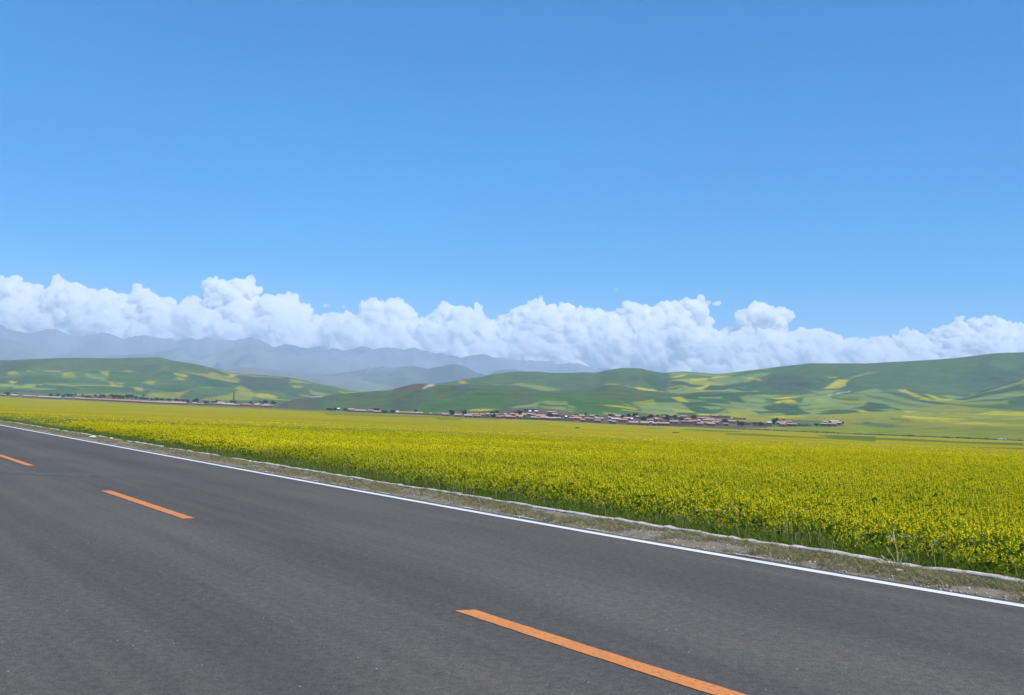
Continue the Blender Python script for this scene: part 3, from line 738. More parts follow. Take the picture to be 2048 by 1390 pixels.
# --- spur running in from the right
cols = np.arange(1925, 2420, 2.)
sr = F_([1925, 797, 1945, 790, 1970, 781, 2000, 772, 2048, 757, 2150, 735, 2420, 715])
TS = terrain(cols, [F_([1925, 806, 2048, 812, 2420, 812]), lambda x: .5 * (sr(x) + ip(x, [1925, 806, 2048, 812, 2420, 812])), sr, lambda x: sr(x) + 25],
             [lambda x: np.array([lookup(TR, q, float(np.interp(q, [1925, 2048, 2420], [806, 812, 812]))) - 3 for q in x]), K_(1700.), K_(1850.), K_(2050.)], [30, 30, 8], 5, 200, [0, 1, 0, 0], 5)
vorS = lambda T: voronoi_fields(T, 150, 30, 'KGLO', [4, 3, 2, .7], 41, .3, .2)
land_obj('hill_spur', TS, landuse(TS, [], [(ZF, 'Y', [1990, 445, 2048, 415, 2048, 440]), (ZF, 'O', [1990, 500, 2048, 480, 2048, 512]), (ZF, 'K', [1840, 690, 2048, 650, 2200, 640, 2200, 745, 1870, 742])], vorS, 9))

# --- blue mountains
M_MOUNT = noise_mat('mountain_rock', (.06, .085, .085), (.16, .18, .17), .0012, .95, .05, 8)
def range_(name, ridge, d0, d1, amp, nsc, seed, x0, x1, step, base=18, jag=0):
    cols = np.arange(x0, x1, step)
    rf0 = lambda x: ip(x, ridge) + jag * fbm(x / 14., x * 0 + seed, 3, seed)
    hz = lambda x: horizon(x) + 12
    T = terrain(cols, [hz, lambda x: .72 * hz(x) + .28 * ip(x, ridge), lambda x: .35 * hz(x) + .65 * ip(x, ridge), rf0, lambda x: rf0(x) + 60],
                [K_(d0), K_(d0 + .35 * (d1 - d0)), K_(d0 + .7 * (d1 - d0)), K_(d1), K_(d1 * 1.2)], [20, 30, 40, 8], amp, nsc, [0, .8, 1, 0, 0], seed)
    me = mesh_np(name, T['P'].reshape(-1, 3), grid_faces(*T['PY'].shape), True)
    link(name, me, M_MOUNT, kind='structure')
far = [-300, 640, -100, 640, 0, 648, 14, 657, 44, 663, 58, 666, 85, 662, 113, 660, 126, 665, 157, 674, 178, 669, 205, 663.5, 222, 668, 246, 679, 263, 675, 294, 670, 318, 677, 342, 677, 359, 683, 378, 676, 393, 680, 415, 676, 431, 680, 444, 678, 468, 683, 495, 675.5, 513, 678, 547, 694, 560, 691, 571, 687, 588, 693, 615, 696, 639, 693, 653, 698, 666, 695, 684, 699, 700, 698, 723, 693, 746, 700, 773, 693, 804, 700, 828, 696, 862, 707, 889, 709, 923, 716.5, 947, 710, 969, 708, 985, 716, 1022, 718, 1043, 723, 1077, 722, 1104, 722, 1118, 728, 1142, 725, 1156, 726, 1176, 735, 1203, 738, 1224, 742, 1270, 755, 1400, 775]
range_('mountain_range', far, 9500, 14000, 420, 1300, 61, -300, 1400, 2, jag=3.2)
range_('mountain_foothills', [-300, 690, 0, 676, 60, 690, 110, 706, 200, 714, 300, 706, 360, 696, 400, 714, 430, 708, 470, 694, 500, 688, 540, 698, 600, 714, 700, 722, 900, 745], 8200, 10800, 300, 1000, 62, -300, 900, 2, jag=2)
range_('blue_hills', [520, 790, 560, 768, 600, 758, 650, 750, 684, 746, 729, 739, 766, 732.6, 790, 736, 807, 732.6, 831, 732.6, 855, 738, 882, 732.6, 908, 728.5, 930, 732.6, 957, 746, 975, 750, 998, 741, 1030, 739, 1060, 745, 1120, 765], 5200, 7200, 110, 800, 63, 520, 1120, 3, jag=1.2)
range_('low_blue_hills', [340, 770, 380, 750, 424, 738, 454, 736, 485, 733.6, 513, 735, 564, 742, 598, 745.6, 649, 750, 701, 755, 735, 763, 776, 772, 830, 790], 4500, 5400, 60, 700, 64, 340, 830, 3)

# ------------------------------------------------------------------ clouds
CT = [-220, 560, -160, 548, -110, 570, -60, 556, -30, 565, 0, 557.6, 14, 551, 24, 546.6, 34, 550, 42, 564.5, 61, 569.5, 82, 568, 92, 580, 97, 564.5, 113, 552.5, 130, 548, 128, 556, 147, 564.5, 169, 573, 181, 580, 191, 570.6, 219, 576.4, 239, 590, 265, 586.6, 267, 571, 280, 568, 297, 583, 308, 592, 338, 590, 349, 609.5, 366, 609, 376, 593.5, 407, 592, 408, 564.4, 420, 551.4, 439, 545.6, 448, 557.6, 478, 561, 492, 551.4, 504, 550.8, 513, 559, 547, 571, 533, 578, 516, 592, 564, 590, 581, 583, 605, 592, 595, 602, 625, 615.7, 632, 633, 643, 633, 651, 623, 701, 625, 715, 632.5, 720, 611, 729, 596, 741, 593, 759, 599, 768, 606, 787, 595, 807, 604.4, 824, 608, 829, 625, 835, 637, 852, 630, 869, 618, 886, 604.4, 917, 611, 944, 614.7, 947, 601, 958, 598, 968, 604.4, 964, 625, 981, 640, 995, 643.7, 999, 626.6, 1019, 616.4, 1043, 611, 1057, 597.6, 1074, 596, 1084, 587, 1091, 594, 1086, 608, 1118, 616, 1128, 604.4, 1142, 609.6, 1159, 611, 1166, 618, 1197, 618, 1214, 625, 1234, 625, 1243, 602.7, 1258, 601.7, 1279, 611, 1292, 609.6, 1313, 609.6, 1344, 599, 1368, 601, 1389, 596, 1401, 589, 1413, 596, 1427, 601, 1454, 604.4, 1444, 613, 1423, 616, 1416, 625, 1428, 628, 1427, 640, 1416, 650.6, 1435, 649.5, 1437, 662.5, 1454, 655.7, 1481, 655.7, 1468, 638.6, 1474, 626.6, 1491, 611, 1515, 602.7, 1536, 611, 1553, 611, 1574, 618, 1594, 628, 1584, 645.4, 1574, 659, 1574, 669, 1587, 661, 1597, 658.4, 1635, 654, 1649, 662.5, 1683, 667.7, 1690, 678, 1703, 666, 1727, 676, 1758, 672.8, 1772, 678, 1796, 671, 1806, 657.4, 1840, 661, 1847, 676, 1861, 662.5, 1895, 652, 1912, 637, 1929, 632, 1963, 637, 1980, 632, 2018, 640, 2028, 649, 2048, 647, 2100, 640, 2160, 655, 2230, 640, 2300, 660]
CD = 30000.

def cloud_mat(name='cumulus', free=45.):
    m, t, out = mat(name)
    v = t.nodes.new('ShaderNodeVolumePrincipled')
    v.inputs['Color'].default_value = (1, .9984, .997, 1)
    v.inputs['Density'].default_value = 1 / free
    v.inputs['Anisotropy'].default_value = .2
    t.links.new(v.outputs[0], out.inputs['Volume'])
    return m
M_CLOUD = cloud_mat(); M_WISP = cloud_mat('cloud_wisp', 170.)

ico = None
def ico_mesh(sub):
    import bmesh
    bm = bmesh.new(); bmesh.ops.create_icosphere(bm, subdivisions=sub, radius=1)
    v = np.array([x.co[:] for x in bm.verts]); f = np.array([[q.index for q in p.verts] for p in bm.faces]); bm.free()
    return v, f
def seg_dist(x, y, poly):
    d = np.full(x.shape, 1e9); n = len(poly)
    for i in range(n):
        a = poly[i]; b = poly[(i + 1) % n]; ab = b - a; L = (ab ** 2).sum() + 1e-9
        t = np.clip(((x - a[0]) * ab[0] + (y - a[1]) * ab[1]) / L, 0, 1)
        d = np.minimum(d, np.hypot(x - a[0] - t * ab[0], y - a[1] - t * ab[1]))
    return d

def cloud_mesh(name, poly, n, r_lo, r_hi, rmin, seed, deep=1.0):
    r = np.random.default_rng(seed); poly = np.array(poly, float).reshape(-1, 2)
    lo, hi = poly.min(0), poly.max(0)
    x = r.uniform(lo[0], hi[0], n * 6); y = lo[1] + (hi[1] - lo[1]) * r.uniform(0, 1, n * 6)
    k = inpoly(x, y, poly); x, y = x[k][:n], y[k][:n]
    d = seg_dist(x, y, poly)
    rr = np.minimum(d, r.uniform(r_lo, r_hi, len(x)) * r.uniform(.4, 1, len(x)) * (1 + np.clip((d - 22) / 90, 0, .7))); k = rr > rmin
    x, y, d, rr = x[k], y[k], d[k], rr[k]
    half = np.minimum(d * 1.6, 110) - rr * .6
    off = r.uniform(-1, 1, len(x)) * np.maximum(half, 0) * deep * .8 - np.clip(d - 40, 0, 80) * .35
    dep = CD + off * CD / FPX
    c = at_depth(x, y, dep); R = rr * CD / FPX
    iv, if_ = ico_mesh(2)
    V = (c[:, None] + iv[None] * R[:, None, None]).reshape(-1, 3)
    Fc = (if_[None] + (np.arange(len(x)) * len(iv))[:, None, None]).reshape(-1, 3)
    return mesh_np(name, V, Fc)

tex = bpy.data.textures.new('puffs', 'VORONOI'); tex.noise_scale = 420; tex.distance_metric = 'DISTANCE'; tex.noise_intensity = 1.0
tex2 = bpy.data.textures.new('puffs_small', 'VORONOI'); tex2.noise_scale = 170
tex3 = bpy.data.textures.new('fluff', 'CLOUDS'); tex3.noise_scale = 260; tex3.noise_depth = 5; tex3.noise_basis = 'ORIGINAL_PERLIN'
tex4 = bpy.data.textures.new('puffs_tiny', 'VORONOI'); tex4.noise_scale = 85
def cloudify(o, vox, k=1.):
    m = o.modifiers.new('merge', 'REMESH'); m.mode = 'VOXEL'; m.voxel_size = vox; m.use_smooth_shade = True
    for tx, st in ((tex, -230 * k), (tex2, -130 * k), (tex4, -50 * k), (tex3, 150 * k)):
        d = o.modifiers.new('puff', 'DISPLACE'); d.texture = tx; d.texture_coords = 'GLOBAL'; d.strength = st; d.mid_level = .5 if tx is not tex3 else .5
bankpoly = CT + [2300, 830, -220, 800]
o = link('cloud_bank', cloud_mesh('cloud_bank', bankpoly, 5200, 16, 46, 4, 3), M_CLOUD, kind='stuff',
         label='long white bank of billowing cumulus clouds along the horizon', cat='clouds')
cloudify(o, 26)
for i, (px, py, w, h, lab) in enumerate([(651, 611, 9, 6, 'tiny white cloud puff floating above the dip in the cloud bank'),
                                         (688, 613.5, 6, 4, 'smallest white wisp of cloud beside a tiny cloud puff'),
                                         (1232, 580, 6, 3, 'faint lone speck of cloud high above the middle clouds')]):
    a = np.linspace(0, 2 * math.pi, 12, endpoint=False)
    p = np.stack([px + w * np.cos(a) * (.8 + .2 * np.cos(3 * a)), py + h * np.sin(a)], 1)
    o = link('cloud_puff', cloud_mesh('cloud_puff', p, 40, 2.5, 5, .8, 40 + i), M_WISP, label=lab, cat='cloud', group='small loose clouds')
    cloudify(o, 18, .3)

# ------------------------------------------------------------------ haze
def haze():
    m, t, out = mat('haze_air')
    v = t.nodes.new('ShaderNodeVolumePrincipled')
    v.inputs['Color'].default_value = (.61, .765, .99, 1)
    v.inputs['Density'].default_value = 9.4e-5
    v.inputs['Anisotropy'].default_value = 0.0
    t.links.new(v.outputs[0], out.inputs['Volume'])
    mb = MB(); mb.box((0, 6500, 592), (27000, 21000, 1214))
    o = link('haze', mb.build('haze'), m, kind='stuff', label='pale blue haze over the whole valley', cat='haze')
haze()
# ------------------------------------------------------------------ village houses
M_ROOFS = [noise_mat('roof_tiles_pink', (.31, .17, .14), (.43, .27, .235), 1.2), noise_mat('roof_tiles_red', (.33, .13, .1), (.42, .21, .165), 1.2),
           noise_mat('roof_tiles_grey', (.3, .235, .22), (.41, .335, .31), 1.2), noise_mat('roof_tiles_pale', (.36, .26, .23), (.47, .37, .34), 1.2)]
M_MUD = noise_mat('mud_brick', (.07, .052, .04), (.14, .105, .078), .8)
M_MUD2 = noise_mat('brick_wall', (.09, .058, .045), (.15, .095, .075), .9)
M_DARK = noise_mat('dark_opening', (.015, .015, .018), (.03, .03, .035), 1)
M_TIN = noise_mat('blue_white_tin', (.55, .62, .75), (.72, .78, .88), .5, .5, .4)
M_BLUE = noise_mat('blue_tarpaulin', (.06, .16, .6), (.1, .26, .75), .5, .6, .3)
M_LIME = noise_mat('whitewash', (.6, .58, .55), (.75, .73, .7), 1)

HOUSES = []
def hs_(zone, village, T, rows):
    for r in rows: HOUSES.append((zone, village, T) + tuple(r))
hs_(Z1, 'far left village', TL, [(0,55,153,162,168),(105,172,154,166,172),(228,320,165,175,182),(325,370,160,172,185),(385,505,170,182,190),(515,620,175,187,195),(665,722,180,190,196),(755,820,180,192,200),(820,915,186,198,208),(925,1050,193,204,212),(1050,1130,200,212,218),(1130,1228,205,217,225),(1230,1340,205,220,230),(1345,1450,212,226,240),(1450,1505,210,225,240),(1505,1600,217,230,242),(1605,1705,212,232,245),(1710,1830,225,240,250),(1740,1850,218,228,238),(1830,1905,235,246,252)])
hs_(Z2, 'far left village', TL, [(38,115,335,350,354),(30,70,322,335,345),(180,220,338,350,355),(225,298,350,359,364),(408,490,340,352,360),(430,500,320,338,350),(480,545,345,358,365),(535,600,343,358,366),(600,655,355,367,373),(690,770,348,360,368),(810,860,345,360,370),(905,960,348,362,370),(865,955,365,374,380),(960,1000,362,372,378),(840,870,342,352,358)])
hs_(Z3, 'hill-foot hamlet', TR, [(258,335,222,238,265),(275,320,245,258,265),(340,475,235,252,268),(495,570,237,252,262),(565,655,250,265,275),(825,865,245,280,284),(865,985,262,275,288),(985,1045,258,270,285),(1050,1145,270,285,292),(1215,1250,278,290,295)])
hs_(Z3, 'main village', TR, [(1365,1445,280,296,308),(1510,1595,287,304,318),(1625,1725,292,308,322),(1660,1705,276,288,300),(1710,1800,277,290,305),(1735,1825,314,326,332),(1815,1860,286,300,310)])
hs_(Z4, 'main village', TR, [(145,200,258,273,288),(215,250,262,275,290),(275,320,265,280,292),(345,395,293,307,320),(390,430,260,275,290),(285,355,313,327,340),(400,495,280,294,312),(415,560,298,312,335),(475,590,258,274,290),(550,660,280,298,315),(595,648,320,334,348),(640,700,262,288,300),(715,770,258,274,288),(770,830,265,285,300),(820,960,275,298,315),(765,835,300,315,335),(800,885,330,343,352),(890,1000,295,322,340),(975,1105,330,347,358),(1070,1172,318,332,345),(985,1115,225,240,262),(1055,1125,265,278,290),(1285,1350,320,334,345),(1320,1395,285,300,318),(1355,1460,305,330,345),(1440,1505,340,358,372),(1425,1500,282,297,310),(1500,1625,328,335,350),(1575,1640,285,297,310),(1640,1760,322,336,350),(1637,1727,342,357,380),(1630,1670,310,322,332)])
hs_(Z5, 'main village', TR, [(120,160,285,300,315),(165,220,300,315,330),(190,290,210,222,240),(215,290,222,240,250),(120,150,240,258,270),(150,290,248,272,290),(320,448,246,264,280),(265,380,268,290,305),(395,525,292,318,342),(435,455,215,225,235),(500,520,233,246,255),(555,675,312,342,348),(625,735,298,316,335),(645,735,276,290,300),(725,765,215,226,238),(735,805,246,260,275),(750,795,266,282,292),(825,855,275,287,297),(780,955,308,330,352),(720,785,332,344,352),(865,890,230,245,255),(925,1005,210,225,240),(950,1070,286,305,325),(1100,1195,220,235,250),(1060,1085,236,246,255),(1110,1275,292,306,325),(1170,1245,258,274,290),(1210,1335,280,300,320),(1340,1500,245,258,275),(1450,1560,256,270,285),(1410,1580,270,290,305),(1525,1620,212,226,240),(1590,1660,282,298,310),(1540,1635,302,320,335),(1380,1445,308,322,335),(1330,1415,330,345,352),(1445,1565,315,335,345),(1470,1580,335,347,358),(1690,1760,330,345,356),(1755,1860,278,296,320)])
hs_(Z6, 'tall-tree farmstead', TR, [(715,845,230,250,272),(790,915,225,240,255),(855,990,250,270,292),(755,835,265,282,294)])
hs_(Z6, 'rightmost farmstead', TR, [(1350,1415,230,243,258),(1440,1560,220,238,250),(1465,1595,242,260,272),(1320,1405,258,272,288),(1410,1535,258,270,292)])

def ground_pt(T, px, py, vmax):
    dep = lookup(T, px, py, vmax); return at_depth(px, py, dep)

def house_meshes(w, d, h, rise, rnd):
    b = MB()
    x, y = w / 2, d / 2
    # walls with gables, one closed body
    vs = [(-x, -y, -.6), (x, -y, -.6), (x, y, -.6), (-x, y, -.6), (-x, -y, h), (x, -y, h), (x, y, h), (-x, y, h), (-x, 0, h + rise * .93), (x, 0, h + rise * .93)]
    b.v = vs; b.f = [[0, 1, 5, 4], [2, 3, 7, 6], [1, 2, 6, 9, 5], [3, 0, 4, 8, 7]]; b.m = [0] * 4
    n = max(1, int(w / 3.2))
    for k in range(n):                       # door and windows as dark openings set into the front
        cx = -x + w * (k + .5) / n
        if k == n // 2: b.box((cx, -y - .0, h * .4), (1.0, .12, h * .8), 1)
        else: b.box((cx, -y, h * .52), (1.3, .12, h * .42), 1)
    walls = b.build('wall')
    r = MB(); o, t = .35, .14
    e = rise * (o / y)
    sec = [(-y - o, h - e), (0, h + rise), (y + o, h - e), (y + o, h - e + t), (0, h + rise + t), (-y - o, h - e + t)]
    m = len(sec)
    for sx in (-x - .15, x + .15): r.v += [(sx, q[0], q[1]) for q in sec]
    for k in range(m):
        r.f.append([k, (k + 1) % m, m + (k + 1) % m, m + k]); r.m.append(0)
    r.f += [[0, 5, 4, 1], [1, 4, 3, 2], [m, m + 1, m + 4, m + 5], [m + 1, m + 2, m + 3, m + 4]]; r.m += [0] * 4
    r.box((0, 0, h + rise + t + .06), (w + .5, .3, .16), 0)      # ridge capping
    return walls, r.build('roof')

rows_seen = {}
rnd = random.Random(12)
info = []
for (z, vil, T, a, b_, yt, ym, yb) in HOUSES:
    x0 = z[0] + a / z[2]; x1 = z[0] + b_ / z[2]
    xc = (x0 + x1) / 2; e = float(edge(xc))
    base = min(z[1] + yb / z[2], e - .2)
    g = ground_pt(T, xc, base, 2.)
    info.append([vil, xc, base - e, x1 - x0, g, (ym - yt) / z[2], max((yb - ym) / z[2], 1.5)])
ordn = ['first', 'second', 'third', 'fourth', 'fifth', 'sixth', 'seventh', 'eighth', 'ninth', 'tenth', 'eleventh', 'twelfth', 'thirteenth', 'fourteenth', 'fifteenth', 'sixteenth', 'seventeenth', 'eighteenth', 'nineteenth', 'twentieth', 'twenty-first', 'twenty-second', 'twenty-third', 'twenty-fourth', 'twenty-fifth', 'twenty-sixth', 'twenty-seventh', 'twenty-eighth', 'twenty-ninth', 'thirtieth', 'thirty-first', 'thirty-second', 'thirty-third', 'thirty-fourth', 'thirty-fifth', 'thirty-sixth', 'thirty-seventh', 'thirty-eighth']
def row_of(vil, rel):
    if vil == 'main village': return 'front row' if rel > -5 else ('second row' if rel > -9 else ('third row' if rel > -13 else 'back row'))
    return 'front row' if rel > -2.2 else 'back row'
order = sorted(range(len(info)), key=lambda i: info[i][1])
cnt = {}; lab = {}
tot = {}
for i in order:
    k = (info[i][0], row_of(info[i][0], info[i][2])); tot[k] = tot.get(k, 0) + 1
for i in order:
    k = (info[i][0], row_of(info[i][0], info[i][2])); cnt[k] = cnt.get(k, 0) + 1
    lab[i] = (ordn[cnt[k] - 1], k[1], k[0])
for i, (vil, xc, rel, wpx, g, rpx, wallpx) in enumerate(info):
    sc = g[1] / FPX
    w = max(wpx * sc * .96, 3); rise = min(max(rpx * sc * .75, .7), 2.0); h = min(max(wallpx * sc * 1.05, 2.3), 3.6)
    d = rnd.uniform(5, 6.5)
    ci = rnd.choices([0, 1, 2, 3], [5, 2.5, 1.5, 2])[0]
    cn = ['pink', 'red', 'greyish pink', 'pale pink'][ci]
    sz = 'long' if wpx > 17 else ('small' if wpx < 9 else 'low')
    root = empty('village_house', (g[0], g[1] + d / 2, g[2] - .05), '%s %s-roofed house, %s from left in %s of %s' % (sz, cn, lab[i][0], lab[i][1], lab[i][2]),
                 'house', 'houses of the ' + vil, rnd.uniform(-.12, .12) - xc * 0 + math.atan2(-g[0], g[1]) * .6)
    wm, rm = house_meshes(w, d, h, rise, rnd)
    link('wall', wm, [rnd.choice([M_MUD, M_MUD, M_MUD2]), M_DARK], root)
    link('roof', rm, M_ROOFS[ci], root)

# sheds with bright tin, tarpaulin and whitewash
def shed(z, T, a, b_, yt, yb, m, label, hgt=2.2):
    x0 = z[0] + a / z[2]; x1 = z[0] + b_ / z[2]; xc = (x0 + x1) / 2
    base = min(z[1] + yb / z[2], float(edge(xc)) - .2); g = ground_pt(T, xc, base, 2.); sc = g[1] / FPX; w = (x1 - x0) * sc
    rise = (yb - yt) / z[2] * sc
    r_ = empty('shed', (g[0], g[1] + 2, g[2]), label, 'shed', 'bright roofed sheds in the villages')
    b = MB(); b.box((0, 0, hgt / 2 - .3), (w, 4, hgt + .6), 0); b.box((w * .2, -2, hgt * .4), (1.2, .1, hgt * .8), 1)
    link('wall', b.build('wall'), [M_MUD, M_DARK], r_)
    q = MB(); q.poly([(-w/2 - .2, -2.3, hgt), (w/2 + .2, -2.3, hgt), (w/2 + .2, 2.3, hgt + rise), (-w/2 - .2, 2.3, hgt + rise)]); n = 4
    q.poly([(-w/2 - .2, -2.3, hgt + .1), (w/2 + .2, -2.3, hgt + .1), (w/2 + .2, 2.3, hgt + rise + .1), (-w/2 - .2, 2.3, hgt + rise + .1)])
    q.f += [[0, 1, 5, 4], [1, 2, 6, 5], [2, 3, 7, 6], [3, 0, 4, 7]]; q.m += [0] * 4
    link('roof', q.build('roof'), m, r_)
shed(Z3, TR, 995, 1045, 280, 292, M_BLUE, 'low shed under a bright blue tarpaulin roof in front of the hamlet', 1.0)
shed(Z5, TR, 365, 400, 262, 280, M_TIN, 'shed with bright bluish white tin roof, farther of the two touching a red roof')
shed(Z5, TR, 425, 450, 275, 290, M_TIN, 'shed with bright bluish white tin roof directly behind a red-roofed house')
shed(Z5, TR, 1345, 1370, 295, 308, M_TIN, 'bluish tin roofed shed among pink roofs left of a dark round tree')
shed(Z4, TR, 735, 765, 236, 252, M_TIN, 'smaller pale tin shed just below the long dark earth compound')
shed(Z4, TR, 815, 858, 238, 250, M_TIN, 'wider pale tin shed at the right end of the dark earth compound')
shed(Z4, TR, 1232, 1258, 312, 328, M_TIN, 'lone white tin shed in the brown gap in the main village')
shed(Z6, TR, 590, 630, 258, 270, M_TIN, 'grey tin shed against scrubby walls left of the tall farmstead tree')
shed(Z3, TR, 142, 168, 228, 240, M_LIME, 'small whitewashed hut standing alone between trees under the dark hill')

# long earth compound above the main village
def compound(z, a, b_, yt, yb, label, roofm, vmax=2.6):
    x0 = z[0] + a / z[2]; x1 = z[0] + b_ / z[2]; xc = (x0 + x1) / 2
    g = ground_pt(TR, xc, z[1] + yb / z[2], vmax); sc = g[1] / FPX; w = (x1 - x0) * sc; h = (yb - yt) / z[2] * sc
    r_ = empty('farm_compound', (g[0], g[1] + 4, g[2] - .1), label, 'farm building')
    b = MB(); b.box((0, 0, h / 2), (w, 8, h), 0)
    for k in range(5): b.box((-w/2 + w * (k + .5) / 5, -4, h * .45), (1.6, .12, h * .5), 1)
    link('wall', b.build('wall'), [M_MUD, M_DARK], r_)
    q = MB(); q.box((0, 0, h + .12), (w + .8, 8.8, .24)); q.box((0, 0, h + .34), (w * .98, 8.2, .2)); link('roof', q.build('roof'), roofm, r_)
compound(Z4, 670, 860, 188, 225, 'long flat-roofed dark earth compound on the slope above the main village', M_ROOFS[2])

# low mud walls of the yards
MW = [(Z4, 660, 900, 348), (Z4, 1170, 1330, 352), (Z4, 960, 1060, 290), (Z4, 1120, 1300, 305), (Z4, 1500, 1640, 372), (Z5, 370, 560, 346), (Z5, 930, 1120, 352), (Z5, 1110, 1330, 346), (Z5, 530, 620, 275), (Z5, 840, 960, 312), (Z5, 1500, 1780, 238), (Z5, 1810, 1990, 270), (Z5, 1580, 1700, 352), (Z5, 1870, 2040, 345), (Z6, 380, 540, 290), (Z6, 300, 420, 268), (Z6, 990, 1180, 292), (Z6, 540, 640, 292), (Z3, 870, 1200, 292), (Z3, 1150, 1370, 305), (Z3, 1840, 1960, 325), (Z2, 300, 410, 362), (Z2, 655, 700, 372), (Z2, 770, 830, 374)]
near_ = ['in front of low houses', 'at the edge of a yard', 'along the crop edge', 'between two houses']
for k, (z, a, b_, yb) in enumerate(MW):
    x0 = z[0] + a / z[2]; x1 = z[0] + b_ / z[2]; xc = (x0 + x1) / 2
    T = TL if z is Z2 else TR
    base = min(z[1] + yb / z[2], float(edge(xc)) - .1); g = ground_pt(T, xc, base, 2.5); sc = g[1] / FPX; w = (x1 - x0) * sc
    b = MB(); n = max(3, int(w / 3)); hh = rnd.uniform(1.6, 2.4)
    for q in range(n):                                            # rammed earth, uneven along the top
        h = hh * rnd.uniform(.82, 1.08); b.box((-w/2 + w * (q + .5) / n, rnd.uniform(-.04, .04), h / 2 - .3), (w / n, .5, h + .6), 0, 0, .96)
    vil = 'far left village' if z is Z2 else 'main village and hamlets'
    link('mud_wall', b.build('mud_wall'), M_MUD, None, None, 'low brown earth yard wall, %s from the left of those in the %s' % (ordn[0], vil), 'wall', 'earth yard walls', loc=tuple(g))
    bpy.data.objects[COL.objects[-1].name]['_x'] = xc
for vil in ('far left village', 'main village and hamlets'):
    ws = sorted([o for o in COL.objects if o.get('_x') is not None and vil in o['label']], key=lambda o: o['_x'])
    for k, o in enumerate(ws):
        o['label'] = 'low brown earth yard wall, %s from the left of those in the %s' % (ordn[k], vil); del o['_x']

# ------------------------------------------------------------------ trees
M_LEAF = [leaf_mat('tree_leaves_dark', (.014, .032, .016), (.03, .055, .024), .2), leaf_mat('tree_leaves_mid', (.02, .042, .018), (.042, .075, .028), .2)]
M_BARK = noise_mat('bark', (.06, .045, .035), (.12, .09, .07), 3)
def tree_meshes(seed, tall):
    r = np.random.default_rng(seed)
    b = MB(); b.tube((0, 0, -.3), (.03, .02, .42), .045, .03, 7)
    for k in range(6):
        a = k * 1.05 + r.uniform(0, .5); z0 = r.uniform(.25, .42)
        b.tube((.02, 0, z0), (.24 * math.cos(a), .24 * math.sin(a), z0 + r.uniform(.15, .4)), .022, .007, 5)
    b.tube((.03, .02, .42), (0, 0, .85), .03, .008, 6)
    tr = b.build('trunk')
    cl = [(r.normal(0, .2) , r.normal(0, .2), r.uniform(.3, .86)) for _ in range(16)]
    V, Fc = [], []
    for (cx, cy, cz) in cl:
        k = 1 - abs(cz - .55) * (.8 if tall else 1.1); cx *= k; cy *= k; R = r.uniform(.1, .2)
        for _ in range(70):
            p = r.normal(size=3); p *= R * r.uniform(.5, 1) / np.linalg.norm(p); p += (cx, cy, cz)
            u = r.normal(size=3); u /= np.linalg.norm(u); w = np.cross(u, r.normal(size=3)); w /= np.linalg.norm(w)
            s = r.uniform(.035, .075); n = len(V)
            V += [p - u * s, p + w * s * .7, p + u * s, p - w * s * .7]; Fc.append([n, n + 1, n + 2, n + 3])
    return tr, mesh_np('crown', np.array(V), np.array(Fc))
TREES = [tree_meshes(100 + k, k % 2) for k in range(5)]
TP = []
def tr_(z, T, vil, L):
    for t in L: TP.append((z, T, vil) + t)
tr_(Z1, TL, 'far left village', [(75,125,160,55),(165,135,156,24),(590,140,170,30),(520,140,172,30),(645,155,178,20),(700,145,182,60),(845,148,170,22),(770,142,160,18),(900,160,188,60),(975,150,175,20),(1040,150,190,50),(1160,150,195,70),(1230,155,200,60),(1300,150,192,50),(1345,150,190,50),(1390,165,200,40),(1470,148,165,30),(1450,175,205,50),(1495,180,205,40),(1550,185,210,24),(1600,182,212,45),(1660,188,212,50),(1730,190,218,50),(1800,190,222,40),(1860,198,225,50),(1920,200,240,30),(2000,195,245,40)])
tr_(Z2, TL, 'far left village', [(15,292,330,40),(70,300,330,60),(125,305,345,40),(210,295,345,45),(230,292,320,22),(310,315,345,60),(430,310,345,60),(575,312,345,25),(610,315,348,30),(775,325,350,40),(870,318,350,25),(920,312,360,55),(1000,318,358,60)])
tr_(Z3, TR, 'hamlet under the hill', [(235,215,258,40),(600,215,250,60),(700,238,282,60),(790,235,282,50),(1060,230,262,35),(70,215,240,80),(120,210,240,30)])
tr_(Z3, TR, 'main village', [(1480,238,302,70),(1635,240,292,60),(1965,258,287,35),(2010,240,280,35)])
tr_(Z4, TR, 'main village', [(240,225,262,45),(300,215,255,40),(260,265,312,60),(600,215,272,70),(1035,260,320,70),(1130,270,310,50),(1375,258,288,25),(1510,238,288,28),(1660,275,312,50)])
tr_(Z5, TR, 'main village', [(145,190,242,60),(305,210,258,45),(395,190,248,45),(480,180,248,60),(362,210,242,17),(600,228,292,100),(680,200,264,45),(705,195,248,50),(785,205,248,35),(853,195,242,25),(905,200,252,60),(935,235,287,70),(1025,208,282,50),(1115,245,287,60),(1290,210,262,70),(1260,215,258,30),(1705,260,322,75),(1930,300,362,105),(1880,285,312,22)])
tr_(Z6, TR, 'right-hand farmsteads', [(670,190,287,42),(708,178,262,32),(803,190,220,35),(1250,262,287,60),(1610,245,267,25),(560,255,290,45),(420,240,285,60),(490,235,290,60)])
TP.sort(key=lambda t: t[0][0] + t[3] / t[0][2])
tc_ = {}
used = set()
